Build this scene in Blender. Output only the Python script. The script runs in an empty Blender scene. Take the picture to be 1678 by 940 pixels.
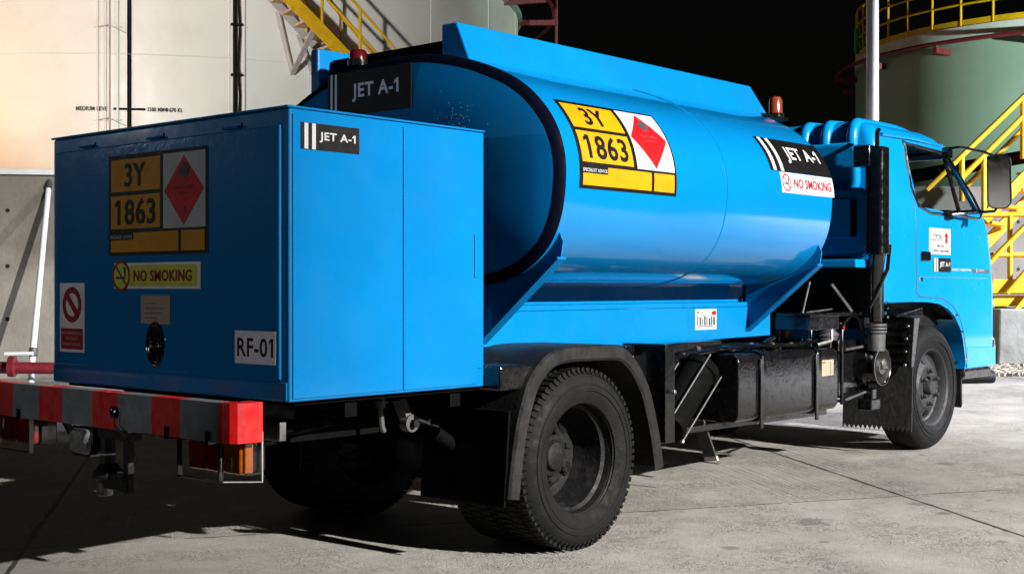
import bpy, bmesh, math, random
from mathutils import Vector, Matrix
R = math.radians
random.seed(7)
sc = bpy.context.scene

# ------------------------------------------------------------------ camera, world, lights, exposure
CAM = Vector((-2.8943, -4.3231, 1.1131)); YAW = 0.7193
cd = bpy.data.cameras.new('camera'); cam = bpy.data.objects.new('camera', cd); sc.collection.objects.link(cam)
cam.location = CAM; cam.rotation_euler = (R(90), 0, YAW - R(90))
cd.sensor_width = 36; cd.lens = 36 * 2157.4 / 1678; cd.clip_start = .05; cd.clip_end = 500
sc.camera = cam
sc.view_settings.view_transform = 'Standard'; sc.view_settings.look = 'None'
sc.view_settings.exposure = 0.0; sc.view_settings.gamma = 1
w = bpy.data.worlds.new('World'); sc.world = w; w.use_nodes = True
nt = w.node_tree; bg = nt.nodes['Background']
sky = nt.nodes.new('ShaderNodeTexSky'); sky.sky_type = 'NISHITA'; sky.sun_disc = False
sky.sun_elevation = R(2); sky.sun_rotation = R(190)
nt.links.new(sky.outputs[0], bg.inputs[0]); bg.inputs[1].default_value = 0.0012

def site(X, D, z=0.0):                       # site frame along the bund wall: X to the right, D away from the yard's near corner
    return Vector((CAM.x + X * math.sin(YAW) + D * math.cos(YAW), CAM.y - X * math.cos(YAW) + D * math.sin(YAW), z))

def spot(name, loc, tgt, power, size, blend, col, radius):
    l = bpy.data.lights.new(name, 'SPOT'); l.energy = power; l.spot_size = R(size); l.spot_blend = blend
    l.color = col; l.shadow_soft_size = radius
    o = bpy.data.objects.new(name, l); sc.collection.objects.link(o); o.location = loc
    o.rotation_euler = (Vector(tgt) - Vector(loc)).to_track_quat('-Z', 'Y').to_euler()
    return o
# the yard's floodlights and an added rear fill (all stand outside the frame)
spot('yard_floodlight', (2.2, -17.8, 8.1), (4.2, -.9, .3), 66000, 35, .75, (1.0, .97, .92), .12)
spot('wall_floodlight', site(-13.0, 19.0, 3.2), site(-9.5, 26, 6.5), 1400, 120, .6, (1.0, .48, .16), .3)
spot('tank_floodlight', site(-6.5, 5.0, 4.5), site(-4.6, 26, 9.0), 13000, 46, .45, (1.0, .99, .95), .35)
spot('far_tank_floodlight', site(16, 12.0, 3.0), site(13, 28, 4.8), 22000, 80, .6, (.82, 1.0, .86), .15)
spot('stair_floodlight', site(13.5, 9.5, 6.0), site(7.4, 12.6, .7), 30000, 66, .6, (.86, .88, 1.0), .15)
spot('rear_floodlight', (-10.5, 17.0, 4.4), (0, 0, 1.6), 240, 12, .6, (.90, .95, 1.0), .22)
spot('rear_fill_lamp', (-14, 2.6, 1.9), (0, 0, 1.42), 1150, 9.8, .55, (.93, .96, 1.0), .12)  # added low fill for the rear face, stands for no known lamp
sun = bpy.data.lights.new('moon', 'SUN'); sun.energy = .01; sun.angle = R(.5)
so = bpy.data.objects.new('moon', sun); sc.collection.objects.link(so); so.rotation_euler = (R(55), 0, R(10))

# ------------------------------------------------------------------ materials
MT = {}
def mat(name, col, rough=.5, metal=0.0, coat=0.0, var=.12, vscale=6.0, bump=0.0, bscale=40.0, spec=.5, dirt=None, dscale=3.0, rvar=.12, dlo=.5, dhi=.75):
    m = bpy.data.materials.new(name); m.use_nodes = True; t = m.node_tree; n = t.nodes; L = t.links
    b = n['Principled BSDF']
    b.inputs['Roughness'].default_value = rough; b.inputs['Metallic'].default_value = metal
    b.inputs['Coat Weight'].default_value = coat; b.inputs['Coat Roughness'].default_value = .08
    b.inputs['Specular IOR Level'].default_value = spec
    tc = n.new('ShaderNodeNewGeometry')
    nz = n.new('ShaderNodeTexNoise'); nz.inputs['Scale'].default_value = vscale; nz.inputs['Detail'].default_value = 6
    L.new(tc.outputs['Position'], nz.inputs['Vector'])
    mp = n.new('ShaderNodeMapRange'); mp.inputs[1].default_value = .25; mp.inputs[2].default_value = .75
    mp.inputs[3].default_value = 1 - var; mp.inputs[4].default_value = 1 + var
    L.new(nz.outputs['Fac'], mp.inputs[0])
    mx = n.new('ShaderNodeMix'); mx.data_type = 'RGBA'; mx.blend_type = 'MULTIPLY'; mx.inputs[0].default_value = 1
    mx.inputs[6].default_value = (*col, 1)
    L.new(mp.outputs[0], mx.inputs[7])
    out = mx.outputs[2]
    if dirt:
        n2 = n.new('ShaderNodeTexNoise'); n2.inputs['Scale'].default_value = dscale; n2.inputs['Detail'].default_value = 9; n2.inputs['Roughness'].default_value = .65
        L.new(tc.outputs['Position'], n2.inputs['Vector'])
        m2 = n.new('ShaderNodeMapRange'); m2.inputs[1].default_value = dlo; m2.inputs[2].default_value = dhi
        L.new(n2.outputs['Fac'], m2.inputs[0])
        x2 = n.new('ShaderNodeMix'); x2.data_type = 'RGBA'; x2.inputs[7].default_value = (*dirt, 1)
        L.new(m2.outputs[0], x2.inputs[0]); L.new(out, x2.inputs[6]); out = x2.outputs[2]
    L.new(out, b.inputs['Base Color'])
    m3 = n.new('ShaderNodeMapRange'); m3.inputs[1].default_value = .3; m3.inputs[2].default_value = .7
    m3.inputs[3].default_value = max(.02, rough - rvar); m3.inputs[4].default_value = min(1, rough + rvar)
    n4 = n.new('ShaderNodeTexNoise'); n4.inputs['Scale'].default_value = vscale * 2.3; n4.inputs['Detail'].default_value = 5
    L.new(tc.outputs['Position'], n4.inputs['Vector']); L.new(n4.outputs['Fac'], m3.inputs[0]); L.new(m3.outputs[0], b.inputs['Roughness'])
    if bump:
        nb = n.new('ShaderNodeTexNoise'); nb.inputs['Scale'].default_value = bscale; nb.inputs['Detail'].default_value = 3
        L.new(tc.outputs['Position'], nb.inputs['Vector'])
        bp = n.new('ShaderNodeBump'); bp.inputs['Strength'].default_value = bump; bp.inputs['Distance'].default_value = .01
        L.new(nb.outputs['Fac'], bp.inputs['Height']); L.new(bp.outputs[0], b.inputs['Normal'])
        L.new(bp.outputs[0], b.inputs['Coat Normal'])
    MT[name] = m
    return m
mat('blue_paint', (.0008, .105, .275), .30, coat=.45, spec=.12, var=.06, vscale=2.5, bump=.06, bscale=5, rvar=.08, dirt=(.002, .094, .24), dscale=1.6)
mat('blue_paint_dented', (.0008, .105, .275), .3, coat=.8, spec=.05, var=.06, vscale=3, bump=.05, bscale=34, rvar=.06)
mat('blue_tank', (.0008, .112, .29), .2, coat=1.0, spec=.12, var=.05, vscale=2, bump=.10, bscale=2.0, rvar=.06)
mat('blue_cab', (.001, .140, .35), .25, coat=.6, spec=.15, var=.03, vscale=2, rvar=.05)  # truck blue brightened in the colour for stronger lamplight at the cab
mat('black_gloss', (.003, .003, .0035), .2, coat=.4, var=.4, vscale=15, bump=.10, bscale=75, dirt=(.006, .0055, .0055), dscale=7)
mat('black_smooth', (.0025, .0025, .003), .2, coat=.3, var=.3, vscale=12)
mat('black_matt', (.0025, .0025, .003), .6, var=.35, vscale=12, bump=.3, bscale=60, dirt=(.006, .0058, .0055), dscale=8, spec=.25)
mat('black_edge', (.0004, .001, .005), .7, var=.2, spec=.04)
mat('tyre', (.003, .003, .0034), .75, var=.25, vscale=14, bump=.25, bscale=90, dirt=(.0065, .0064, .0062), dscale=9, spec=.15)
mat('chip', (.035, .09, .16), .6, spec=.1)
mat('soft_black', (.0008, .0008, .0009), .8, spec=.06)
mat('rim', (.0035, .0035, .004), .6, spec=.18, var=.3, vscale=18, dirt=(.016, .015, .015), dscale=14, bump=.2, bscale=80)
mat('rim_front', (.012, .012, .014), .6, spec=.3, var=.2, vscale=18, dirt=(.020, .019, .019), dscale=14)
mat('fender', (.0045, .0045, .0047), .5, spec=.3, var=.2, vscale=7, bump=.2, bscale=45, dirt=(.008, .008, .008), dscale=9)
mat('mud_rubber', (.008, .008, .009), .55, var=.3, vscale=14, bump=.3, bscale=40, dirt=(.022, .021, .02), dscale=7)
mat('steel', (.16, .16, .16), .4, metal=.8, var=.3, vscale=20, dirt=(.05, .04, .03), dscale=14)
mat('chrome', (.7, .7, .72), .12, metal=1, var=.1)
mat('grey_hose', (.038, .038, .04), .6, var=.3, vscale=25)
mat('bumper_grey', (.12, .124, .132), .5, var=.2, vscale=14, dirt=(.075, .075, .075), dscale=20)
mat('bumper_red', (.42, .003, .003), .42, var=.15, vscale=12)
mat('lens_red', (.10, .004, .002), .15, coat=1, var=.3, vscale=30)
mat('lens_amber', (.22, .05, .004), .15, coat=1, var=.3, vscale=30)
mat('lens_clear', (.10, .10, .10), .12, coat=1, var=.5, vscale=60, bump=.4, bscale=120)
mat('beacon_red', (.045, .002, .004), .12, coat=1, var=.2)
mat('beacon_amber', (.15, .022, .010), .15, coat=1, var=.2)
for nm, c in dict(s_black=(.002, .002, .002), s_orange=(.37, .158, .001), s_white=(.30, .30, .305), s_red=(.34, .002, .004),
                  s_darkred=(.20, .004, .012), s_lime=(.38, .40, .045), s_white_rear_lift=(.52, .52, .54), s_tan=(.25, .20, .14), s_line=(.02, .02, .02),  # rear-plate white made brighter in colour to offset the shade there
                  s_dull=(.035, .035, .04), s_letter=(.26, .27, .29), s_pale=(.62, .62, .62)).items():  # tank-end lettering white brightened in colour to make up for shade
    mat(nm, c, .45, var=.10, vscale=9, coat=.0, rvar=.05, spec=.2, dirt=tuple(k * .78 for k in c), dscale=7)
mat('concrete_wall', (.140, .128, .108), .85, var=.25, vscale=1.6, bump=.5, bscale=18, dirt=(.075, .066, .054), dscale=1.3)
mat('concrete_block', (.20, .205, .18), .85, var=.3, vscale=4, bump=.5, bscale=22, dirt=(.10, .105, .08), dscale=3)
mat('tank_white', (.66, .66, .62), .5, var=.05, vscale=.7, bump=.03, bscale=1.2, dirt=(.55, .54, .49), dscale=.5)
mat('tank_white_green_lit', (.25, .35, .29), .5, var=.05, vscale=.7, bump=.03, bscale=1.2, dirt=(.21, .30, .245), dscale=.6)  # white tank paint with the greenish lamplight mixed into the colour
mat('yellow_paint', (.58, .33, .006), .42, var=.12, vscale=6, dirt=(.42, .22, .01), dscale=8)
mat('red_pipe', (.10, .005, .009), .45, var=.2, vscale=6)
mat('dark_red_pipe', (.12, .012, .014), .5, var=.2, vscale=6)
mat('galv', (.40, .39, .38), .45, metal=.2, var=.12, vscale=6)
mat('white_paint', (.52, .53, .54), .4, var=.08, vscale=6)
mat('tread_tan', (.50, .36, .22), .7, var=.25, vscale=8)
mat('cable_black', (.006, .006, .006), .8, spec=.1)
mat('seat_dark', (.02, .02, .022), .8)
mat('mirror_glass', (.75, .77, .8), .04, metal=1, var=.1, vscale=12)
mat('stone', (.33, .29, .23), .9, var=.5, vscale=9)
mat('green_fit', (.02, .35, .03), .4)
g = bpy.data.materials.new('window_glass'); g.use_nodes = True; t = g.node_tree
t.nodes.remove(t.nodes['Principled BSDF'])
tr = t.nodes.new('ShaderNodeBsdfTransparent'); tr.inputs[0].default_value = (.72, .77, .76, 1)
gl = t.nodes.new('ShaderNodeBsdfGlossy'); gl.inputs['Roughness'].default_value = .03
lw = t.nodes.new('ShaderNodeLayerWeight'); lw.inputs[0].default_value = .12
fr = t.nodes.new('ShaderNodeMath'); fr.operation = 'MULTIPLY_ADD'; fr.inputs[1].default_value = .35; fr.inputs[2].default_value = .05; t.links.new(lw.outputs['Facing'], fr.inputs[0])
ms = t.nodes.new('ShaderNodeMixShader')
t.links.new(fr.outputs[0], ms.inputs[0]); t.links.new(tr.outputs[0], ms.inputs[1]); t.links.new(gl.outputs[0], ms.inputs[2])
t.links.new(ms.outputs[0], t.nodes['Material Output'].inputs[0]); MT['window_glass'] = g

# ------------------------------------------------------------------ mesh helper
class MB:
    def __init__(s, *mats):
        s.bm = bmesh.new(); s.m = list(mats)
    def mi(s, m):
        if m is None: return 0
        if m not in s.m: s.m.append(m)
        return s.m.index(m)
    def face(s, vs, m=None):
        try:
            f = s.bm.faces.new(vs); f.material_index = s.mi(m); return f
        except ValueError: return None
    def hexa(s, p, m=None):                                      # 8 points: bottom 4, top 4
        v = [s.bm.verts.new(q) for q in p]
        for i in ((3, 2, 1, 0), (4, 5, 6, 7), (0, 1, 5, 4), (1, 2, 6, 5), (2, 3, 7, 6), (3, 0, 4, 7)): s.face([v[k] for k in i], m)
    def box(s, x0, x1, y0, y1, z0, z1, m=None):
        s.hexa([(x0, y0, z0), (x1, y0, z0), (x1, y1, z0), (x0, y1, z0), (x0, y0, z1), (x1, y0, z1), (x1, y1, z1), (x0, y1, z1)], m)
    def obox(s, c, ax, ay, az, hx, hy, hz, m=None):              # oriented box: centre, unit axes, half sizes
        c = Vector(c); ax, ay, az = Vector(ax) * hx, Vector(ay) * hy, Vector(az) * hz
        s.hexa([c - ax - ay - az, c + ax - ay - az, c + ax + ay - az, c - ax + ay - az, c - ax - ay + az, c + ax - ay + az, c + ax + ay + az, c - ax + ay + az], m)
    def beam(s, a, b, wd, ht, up=(0, 0, 1), m=None):
        a, b = Vector(a), Vector(b); d = (b - a); L = d.length; d.normalize()
        sd = d.cross(Vector(up)); sd.normalize(); u2 = sd.cross(d)
        s.obox((a + b) / 2, d, sd, u2, L / 2, wd / 2, ht / 2, m)
    def loft(s, rings, m=None, closed=True, cap0=True, cap1=True, mfun=None):
        rv = [[s.bm.verts.new(p) for p in r] for r in rings]; n = len(rv[0])
        for k in range(len(rv) - 1):
            for i in range(n if closed else n - 1):
                j = (i + 1) % n
                s.face((rv[k][i], rv[k][j], rv[k + 1][j], rv[k + 1][i]), mfun(k) if mfun else m)
        if cap0: s.face(list(reversed(rv[0])), mfun(0) if mfun else m)
        if cap1: s.face(rv[-1], mfun(len(rv) - 2) if mfun else m)
        return rv
    def tube(s, pts, r, m=None, n=10, closed=False, cap=True):
        pts = [Vector(p) for p in pts]; rings = []; prev = None
        N = len(pts)
        for i, p in enumerate(pts):
            if closed: d = pts[(i + 1) % N] - pts[i - 1]
            else: d = pts[min(i + 1, N - 1)] - pts[max(i - 1, 0)]
            d.normalize()
            if prev is None:
                a = Vector((0, 0, 1)) if abs(d.z) < .9 else Vector((1, 0, 0))
                u = d.cross(a)
            else: u = prev - d * prev.dot(d)
            u.normalize(); prev = u; v = d.cross(u)
            rr = r[i] if isinstance(r, (list, tuple)) else r
            rings.append([p + (u * math.cos(2 * math.pi * k / n) + v * math.sin(2 * math.pi * k / n)) * rr for k in range(n)])
        if closed: rings.append(rings[0])
        s.loft(rings, m, True, cap and not closed, cap and not closed)
    def lathe(s, c, axis, prof, m=None, n=40, caps=True, mfun=None):   # prof: (distance along axis, radius)
        c = Vector(c); ax = Vector(axis).normalized()
        a = Vector((0, 0, 1)) if abs(ax.z) < .9 else Vector((1, 0, 0)); u = ax.cross(a).normalized(); v = ax.cross(u)
        rings = [[c + ax * h + (u * math.cos(2 * math.pi * k / n) + v * math.sin(2 * math.pi * k / n)) * r for k in range(n)] for h, r in prof]
        s.loft(rings, m, True, caps, caps, mfun)
    def prism(s, poly, fmap, d0, d1, m=None):                     # 2-D polygon through fmap(u, v, depth)
        a = [s.bm.verts.new(fmap(u, v, d0)) for u, v in poly]; b = [s.bm.verts.new(fmap(u, v, d1)) for u, v in poly]; n = len(poly)
        s.face(list(reversed(a)), m); s.face(b, m)
        for i in range(n): s.face((a[i], a[(i + 1) % n], b[(i + 1) % n], b[i]), m)
    def done(s, name, parent=None, bevel=0, seg=2, smooth=None, label=None):
        bmesh.ops.recalc_face_normals(s.bm, faces=s.bm.faces[:])
        me = bpy.data.meshes.new(name); s.bm.to_mesh(me); s.bm.free()
        for k in s.m: me.materials.append(MT[k])
        if smooth is not None:
            me.polygons.foreach_set('use_smooth', [True] * len(me.polygons)); me.set_sharp_from_angle(angle=R(smooth))
        o = bpy.data.objects.new(name, me); sc.collection.objects.link(o)
        if parent:
            o.parent = parent; o.matrix_parent_inverse = WM[parent].inverted()
        WM[o] = Matrix()
        if bevel:
            bv = o.modifiers.new('bevel', 'BEVEL'); bv.width = bevel; bv.segments = seg; bv.limit_method = 'ANGLE'; bv.angle_limit = R(35)
        if label: o['label'] = label
        return o
WM = {}
def thing(name, label, cat, loc, group=None):
    o = bpy.data.objects.new(name, None); sc.collection.objects.link(o); o.location = loc; o.empty_display_size = .2
    WM[o] = Matrix.Translation(loc); tag(o, label, cat, group); return o
def tag(o, label, cat, group=None, kind=None):
    if label: o['label'] = label
    if cat: o['category'] = cat
    if group: o['group'] = group
    if kind: o['kind'] = kind
    return o
def gz(x, y): return .0249 * (x - 1.5)
def arc(cx, cy, r, a0, a1, n): return [(cx + r * math.cos(R(a0 + (a1 - a0) * i / n)), cy + r * math.sin(R(a0 + (a1 - a0) * i / n))) for i in range(n + 1)]
def rrect(x0, x1, y0, y1, r, n=5):
    return arc(x1 - r, y1 - r, r, 0, 90, n) + arc(x0 + r, y1 - r, r, 90, 180, n) + arc(x0 + r, y0 + r, r, 180, 270, n) + arc(x1 - r, y0 + r, r, 270, 360, n)
def catmull(P, n=6, closed=False):
    o = []; N = len(P); rng = range(N if closed else N - 1)
    P = [Vector(p) for p in P]
    for i in rng:
        if closed: a, b, c, d = P[i - 1], P[i], P[(i + 1) % N], P[(i + 2) % N]
        else: a, b, c, d = P[max(i - 1, 0)], P[i], P[i + 1], P[min(i + 2, N - 1)]
        for k in range(n):
            t = k / n
            o.append(.5 * ((2 * b) + (c - a) * t + (2 * a - 5 * b + 4 * c - d) * t * t + (3 * b - a - 3 * c + d) * t ** 3))
    if not closed: o.append(P[-1])
    return o

# ------------------------------------------------------------------ lettering and signs
def text2d(s, x, y, h, wd=None, bold=.0, align='C'):
    cu = bpy.data.curves.new('t', 'FONT'); cu.body = s; cu.size = 1; cu.space_character = 1 + 3.5 * bold; cu.offset = bold; cu.resolution_u = 3
    ob = bpy.data.objects.new('t', cu); sc.collection.objects.link(ob)
    bpy.context.view_layer.update()
    me = bpy.data.meshes.new_from_object(ob.evaluated_get(bpy.context.evaluated_depsgraph_get()))
    vs = [(v.co.x, v.co.y) for v in me.vertices]; fs = [tuple(p.vertices) for p in me.polygons]
    bpy.data.objects.remove(ob); bpy.data.curves.remove(cu); bpy.data.meshes.remove(me)
    if s in ('1863', 'JET A-1', 'RF-01'):                            # the figure 1 gets its flag
        par = list(range(len(vs)))
        def root(i):
            while par[i] != i: par[i] = par[par[i]]; i = par[i]
            return i
        for f in fs:
            for k in f[1:]: par[root(k)] = root(f[0])
        comp = {}
        for i, v in enumerate(vs): comp.setdefault(root(i), []).append(v)
        ex = sorted((min(v[0] for v in c), max(v[0] for v in c)) for c in comp.values())
        x0_, x1_ = ex[0] if s == '1863' else ex[-1]
        ty = max(v[1] for v in vs); hh = ty - min(v[1] for v in vs); q = len(vs)
        vs += [(x0_ + .01, ty), (x0_ + .01, ty - .20 * hh), (x0_ - .17 * hh, ty - .31 * hh), (x0_ - .17 * hh, ty - .18 * hh)]; fs.append((q, q + 1, q + 2, q + 3))
    x0, x1 = min(v[0] for v in vs), max(v[0] for v in vs); y0, y1 = min(v[1] for v in vs), max(v[1] for v in vs)
    sy = h / (y1 - y0); sx = wd / (x1 - x0) if wd else sy
    cx = (x0 + x1) / 2 if align == 'C' else x0
    return [((a - cx) * sx + x, (b - (y0 + y1) / 2) * sy + y) for a, b in vs], fs
def sign(name, fmap, layers, parent, label=None, thick=.002, cuts=None, grid=0):
    b = MB()
    for k, ly in enumerate(layers):
        kind, m = ly[0], ly[1]; d = thick + .00035 * k
        if kind == 'text': vs, fs = text2d(*ly[2:])
        elif kind == 'rect':
            x0, y0, x1, y1 = ly[2:6]; vs = [(x0, y0), (x1, y0), (x1, y1), (x0, y1)]; fs = [(0, 1, 2, 3)]
        elif kind == 'poly': vs = ly[2]; fs = [tuple(range(len(vs)))]
        elif kind == 'ring':
            cx, cy, rx, ry, th = ly[2:7]; n = 40
            vs = [(cx + rx * math.cos(2 * math.pi * i / n), cy + ry * math.sin(2 * math.pi * i / n)) for i in range(n)] + \
                 [(cx + (rx - th) * math.cos(2 * math.pi * i / n), cy + (ry - th) * math.sin(2 * math.pi * i / n)) for i in range(n)]
            fs = [(i, (i + 1) % n, n + (i + 1) % n, n + i) for i in range(n)]
        tmp = bmesh.new(); tv = [tmp.verts.new((a, c, 0)) for a, c in vs]
        for f in fs:
            try: tmp.faces.new([tv[i] for i in f])
            except ValueError: pass
        if k == 0 and kind in ('rect', 'poly'):                     # the plate itself has thickness
            r = bmesh.ops.extrude_face_region(tmp, geom=tmp.faces[:])
            for v in r['geom']:
                if isinstance(v, bmesh.types.BMVert): v.co.z = -thick - .0005
        if cuts:
            for c in cuts:
                bmesh.ops.bisect_plane(tmp, geom=tmp.verts[:] + tmp.edges[:] + tmp.faces[:], plane_co=(0, c, 0), plane_no=(0, 1, 0))
        mi = b.mi(m); mp = {}
        for v in tmp.verts: mp[v] = b.bm.verts.new(fmap(v.co.x, v.co.y, d + v.co.z))
        for f in tmp.faces:
            try: nf = b.bm.faces.new([mp[v] for v in f.verts]); nf.material_index = mi
            except ValueError: pass
        tmp.free()
    me = bpy.data.meshes.new(name); b.bm.to_mesh(me); b.bm.free()
    for k in b.m: me.materials.append(MT[k])
    o = bpy.data.objects.new(name, me); sc.collection.objects.link(o); WM[o] = Matrix()
    o.parent = parent; o.matrix_parent_inverse = WM[parent].inverted()
    if label: o['label'] = label
    return o
def hazard_layers(W, H):
    def r(m, u0, v0, u1, v1): return ('rect', m, (u0 - .5) * W, (.5 - v1) * H, (u1 - .5) * W, (.5 - v0) * H)
    def P(u, v): return ((u - .5) * W, (.5 - v) * H)
    fl = [(.78, .275), (.755, .27), (.735, .24), (.735, .205), (.75, .175), (.752, .20), (.765, .19), (.76, .15), (.778, .115), (.784, .15), (.795, .165), (.802, .14), (.815, .175), (.825, .17), (.828, .21), (.82, .25), (.805, .27)]
    return [r('s_black', 0, 0, 1, 1), r('s_orange', .03, .045, .54, .365), r('s_orange', .03, .405, .54, .735), r('s_orange', .03, .775, .722, .965), r('s_orange', .75, .775, .972, .965),
            r('s_white', .575, .035, .98, .75), ('poly', 's_red', [P(.7775, .062), P(.968, .392), P(.7775, .728), P(.585, .392)]),
            ('text', 's_black', '3Y', *P(.285, .205), .235 * H, .22 * W, .02), ('text', 's_black', '1863', *P(.285, .57), .255 * H, .42 * W, .02),
            r('s_black', .005, .775, .268, .845), ('text', 's_letter', 'SPECIALIST ADVICE', *P(.142, .815), .034 * H, .235 * W, .02),
            ('poly', 's_dull', [P(*q) for q in fl]), r('s_dull', .735, .29, .82, .302),
            ('text', 's_dull', 'FLAMMABLE', *P(.7775, .37), .026 * H, .17 * W, .0), ('text', 's_dull', 'LIQUID', *P(.7775, .425), .026 * H, .10 * W, .0),
            ('text', 's_darkred', '3', *P(.7775, .585), .06 * H, .022 * W, .0)]
def jet_layers(W, H, tx, tw, th, lm='s_white', b0=.06, bw=.062, bp=.125):
    o = [('rect', 's_black', -W / 2, -H / 2, W / 2, H / 2)]
    for k in (0, 1):
        u = b0 + k * bp
        o.append(('rect', lm, (u - .5) * W, -H * .485, (u + bw - .5) * W, H * .485))
    o.append(('text', lm, 'JET A-1', (tx - .5) * W, 0, th * H, tw * W, .025))
    return o
def nosmoke(cx, cy, r, th, m='s_darkred'):
    a = r * .7
    return [('ring', m, cx, cy, r, r, th), ('poly', m, [(cx - a - th * .3, cy + a - th * .3), (cx - a + th * .3, cy + a + th * .3), (cx + a + th * .3, cy - a + th * .3), (cx + a - th * .3, cy - a - th * .3)]),
            ('rect', 's_dull', cx - r * .6, cy - r * .2, cx + r * .45, cy - r * .05), ('poly', 's_dull', [(cx + r * .38, cy), (cx + r * .55, cy), (cx + r * .5, cy + r * .5), (cx + r * .25, cy + r * .6)])]

# ------------------------------------------------------------------ the setting
JD = Vector((.592, .806, 0)); JN = Vector((.806, -.592, 0)); J0 = Vector((3.469, -1.401, 0))
def ground_material():
    m = bpy.data.materials.new('concrete_slab'); m.use_nodes = True; t = m.node_tree; n = t.nodes; L = t.links; b = n['Principled BSDF']
    geo = n.new('ShaderNodeNewGeometry')
    def math_(op, a, b_=None, c=None):
        q = n.new('ShaderNodeMath'); q.operation = op
        for i, v in enumerate((a, b_, c)):
            if v is None: continue
            if isinstance(v, (int, float)): q.inputs[i].default_value = v
            else: L.new(v, q.inputs[i])
        return q.outputs[0]
    def noise(scale, det, vec=None, rough=.5, dist=0):
        q = n.new('ShaderNodeTexNoise'); q.inputs['Scale'].default_value = scale; q.inputs['Detail'].default_value = det; q.inputs['Roughness'].default_value = rough
        q.inputs['Distortion'].default_value = dist
        L.new(vec or geo.outputs['Position'], q.inputs['Vector']); return q.outputs['Fac']
    def rng(v, a, b_, c, d):
        q = n.new('ShaderNodeMapRange'); L.new(v, q.inputs[0])
        for i, k in enumerate((a, b_, c, d)): q.inputs[i + 1].default_value = k
        return q.outputs[0]
    mp = n.new('ShaderNodeMapping'); mp.vector_type = 'TEXTURE'
    mp.inputs['Location'].default_value = J0; mp.inputs['Rotation'].default_value = (0, 0, math.atan2(JD.y, JD.x))
    L.new(geo.outputs['Position'], mp.inputs['Vector'])                  # u along the first joint, v across it
    sp = n.new('ShaderNodeSeparateXYZ'); L.new(mp.outputs[0], sp.inputs[0]); u, v = sp.outputs[0], sp.outputs[1]
    wob = math_('MULTIPLY', math_('SUBTRACT', noise(1.7, 5), .5), .05)
    def joint(c, P, wd, wv):
        k = math_('ADD', c, wv)
        q = math_('ABSOLUTE', math_('SUBTRACT', math_('FRACT', math_('ADD', math_('DIVIDE', k, P), .5)), .5))
        return math_('LESS_THAN', math_('ADD', math_('MULTIPLY', q, P), math_('MULTIPLY', math_('SUBTRACT', noise(9, 5), .5), .022)), wd)
    j1 = joint(v, 4.24, .0105, math_('MULTIPLY', wob, .5)); j2 = joint(u, 4.3, .006, wob)
    brk = math_('GREATER_THAN', noise(2.3, 4), .46)
    jt = math_('MAXIMUM', j1, math_('MULTIPLY', j2, brk))
    sid = math_('ADD', math_('MULTIPLY', math_('FLOOR', math_('DIVIDE', v, 4.24)), 3.7), math_('MULTIPLY', math_('FLOOR', math_('DIVIDE', u, 4.3)), 1.9))
    tone = math_('FRACT', math_('MULTIPLY', math_('SINE', math_('MULTIPLY', sid, 12.98)), 43.7))
    broom = n.new('ShaderNodeMapping'); broom.inputs['Scale'].default_value = (.8, 30, 1); L.new(mp.outputs[0], broom.inputs['Vector'])
    bl = noise(1.6, 4, broom.outputs[0], .6)
    fine = noise(45, 6, None, .7, 1.5); big = noise(.9, 6, None, .6); mid = noise(6, 7, None, .65)
    far = math_('GREATER_THAN', u, 0)
    msk = rng(noise(.8, 3), .42, .62, 0, 1)
    bl = math_('ADD', math_('MULTIPLY', math_('SUBTRACT', bl, .5), math_('MULTIPLY', msk, 1.25)), .5)
    rid = math_('ADD', math_('MULTIPLY', math_('MULTIPLY', bl, far), 1.3), math_('MULTIPLY', fine, .6))
    cr = n.new('ShaderNodeValToRGB'); cr.color_ramp.elements[0].position = .3; cr.color_ramp.elements[1].position = .72
    cr.color_ramp.elements[0].color = (.150, .142, .126, 1); cr.color_ramp.elements[1].color = (.300, .288, .262, 1)
    L.new(math_('ADD', math_('MULTIPLY', big, .55), math_('ADD', math_('MULTIPLY', mid, .35), math_('MULTIPLY', tone, .09))), cr.inputs[0])
    st = rng(math_('MULTIPLY', bl, far), .55, .75, 1, .62)
    st2 = rng(noise(19, 8, None, .75, 1), .60, .72, 1, .72)
    x1 = n.new('ShaderNodeMix'); x1.data_type = 'RGBA'; x1.blend_type = 'MULTIPLY'; x1.inputs[0].default_value = 1
    L.new(cr.outputs[0], x1.inputs[6]); st3 = rng(noise(1.3, 7, None, .7, .6), .56, .70, 1, .66)
    st4 = rng(noise(7.5, 4, None, .6), .68, .74, 1, .55)
    oil = 1
    for ox, oy, orr in ((2.6, -1.35, .10), (3.15, -1.75, .05), (2.25, -1.6, .035), (4.6, -1.15, .09), (1.9, -1.35, .05), (2.7, -2.2, .03), (6.3, -.9, .12), (3.9, -1.5, .035), (3.3, -1.55, .06)):
        dn = n.new('ShaderNodeVectorMath'); dn.operation = 'DISTANCE'; L.new(geo.outputs['Position'], dn.inputs[0]); dn.inputs[1].default_value = (ox, oy, .03)
        q = rng(math_('ADD', dn.outputs['Value'], math_('MULTIPLY', math_('SUBTRACT', noise(13, 5, None, .7), .5), orr * 2.2)), orr * .55, orr, .55, 1)
        oil = math_('MULTIPLY', q, oil)
    wm = math_('ABSOLUTE', math_('SUBTRACT', noise(17, 2.2, None, .5, 1.1), .5))
    wl = rng(wm, .0, .022, 1, 0); wl2 = rng(math_('ABSOLUTE', math_('SUBTRACT', noise(31, 2, None, .5, 1.6), .48)), 0, .03, 1, 0)
    pm = rng(noise(2.1, 4, None, .6), .40, .60, 0, 1)
    worm = math_('MULTIPLY', math_('MAXIMUM', wl, math_('MULTIPLY', wl2, .7)), pm)
    st5 = math_('SUBTRACT', 1, math_('MULTIPLY', worm, .55))
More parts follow.
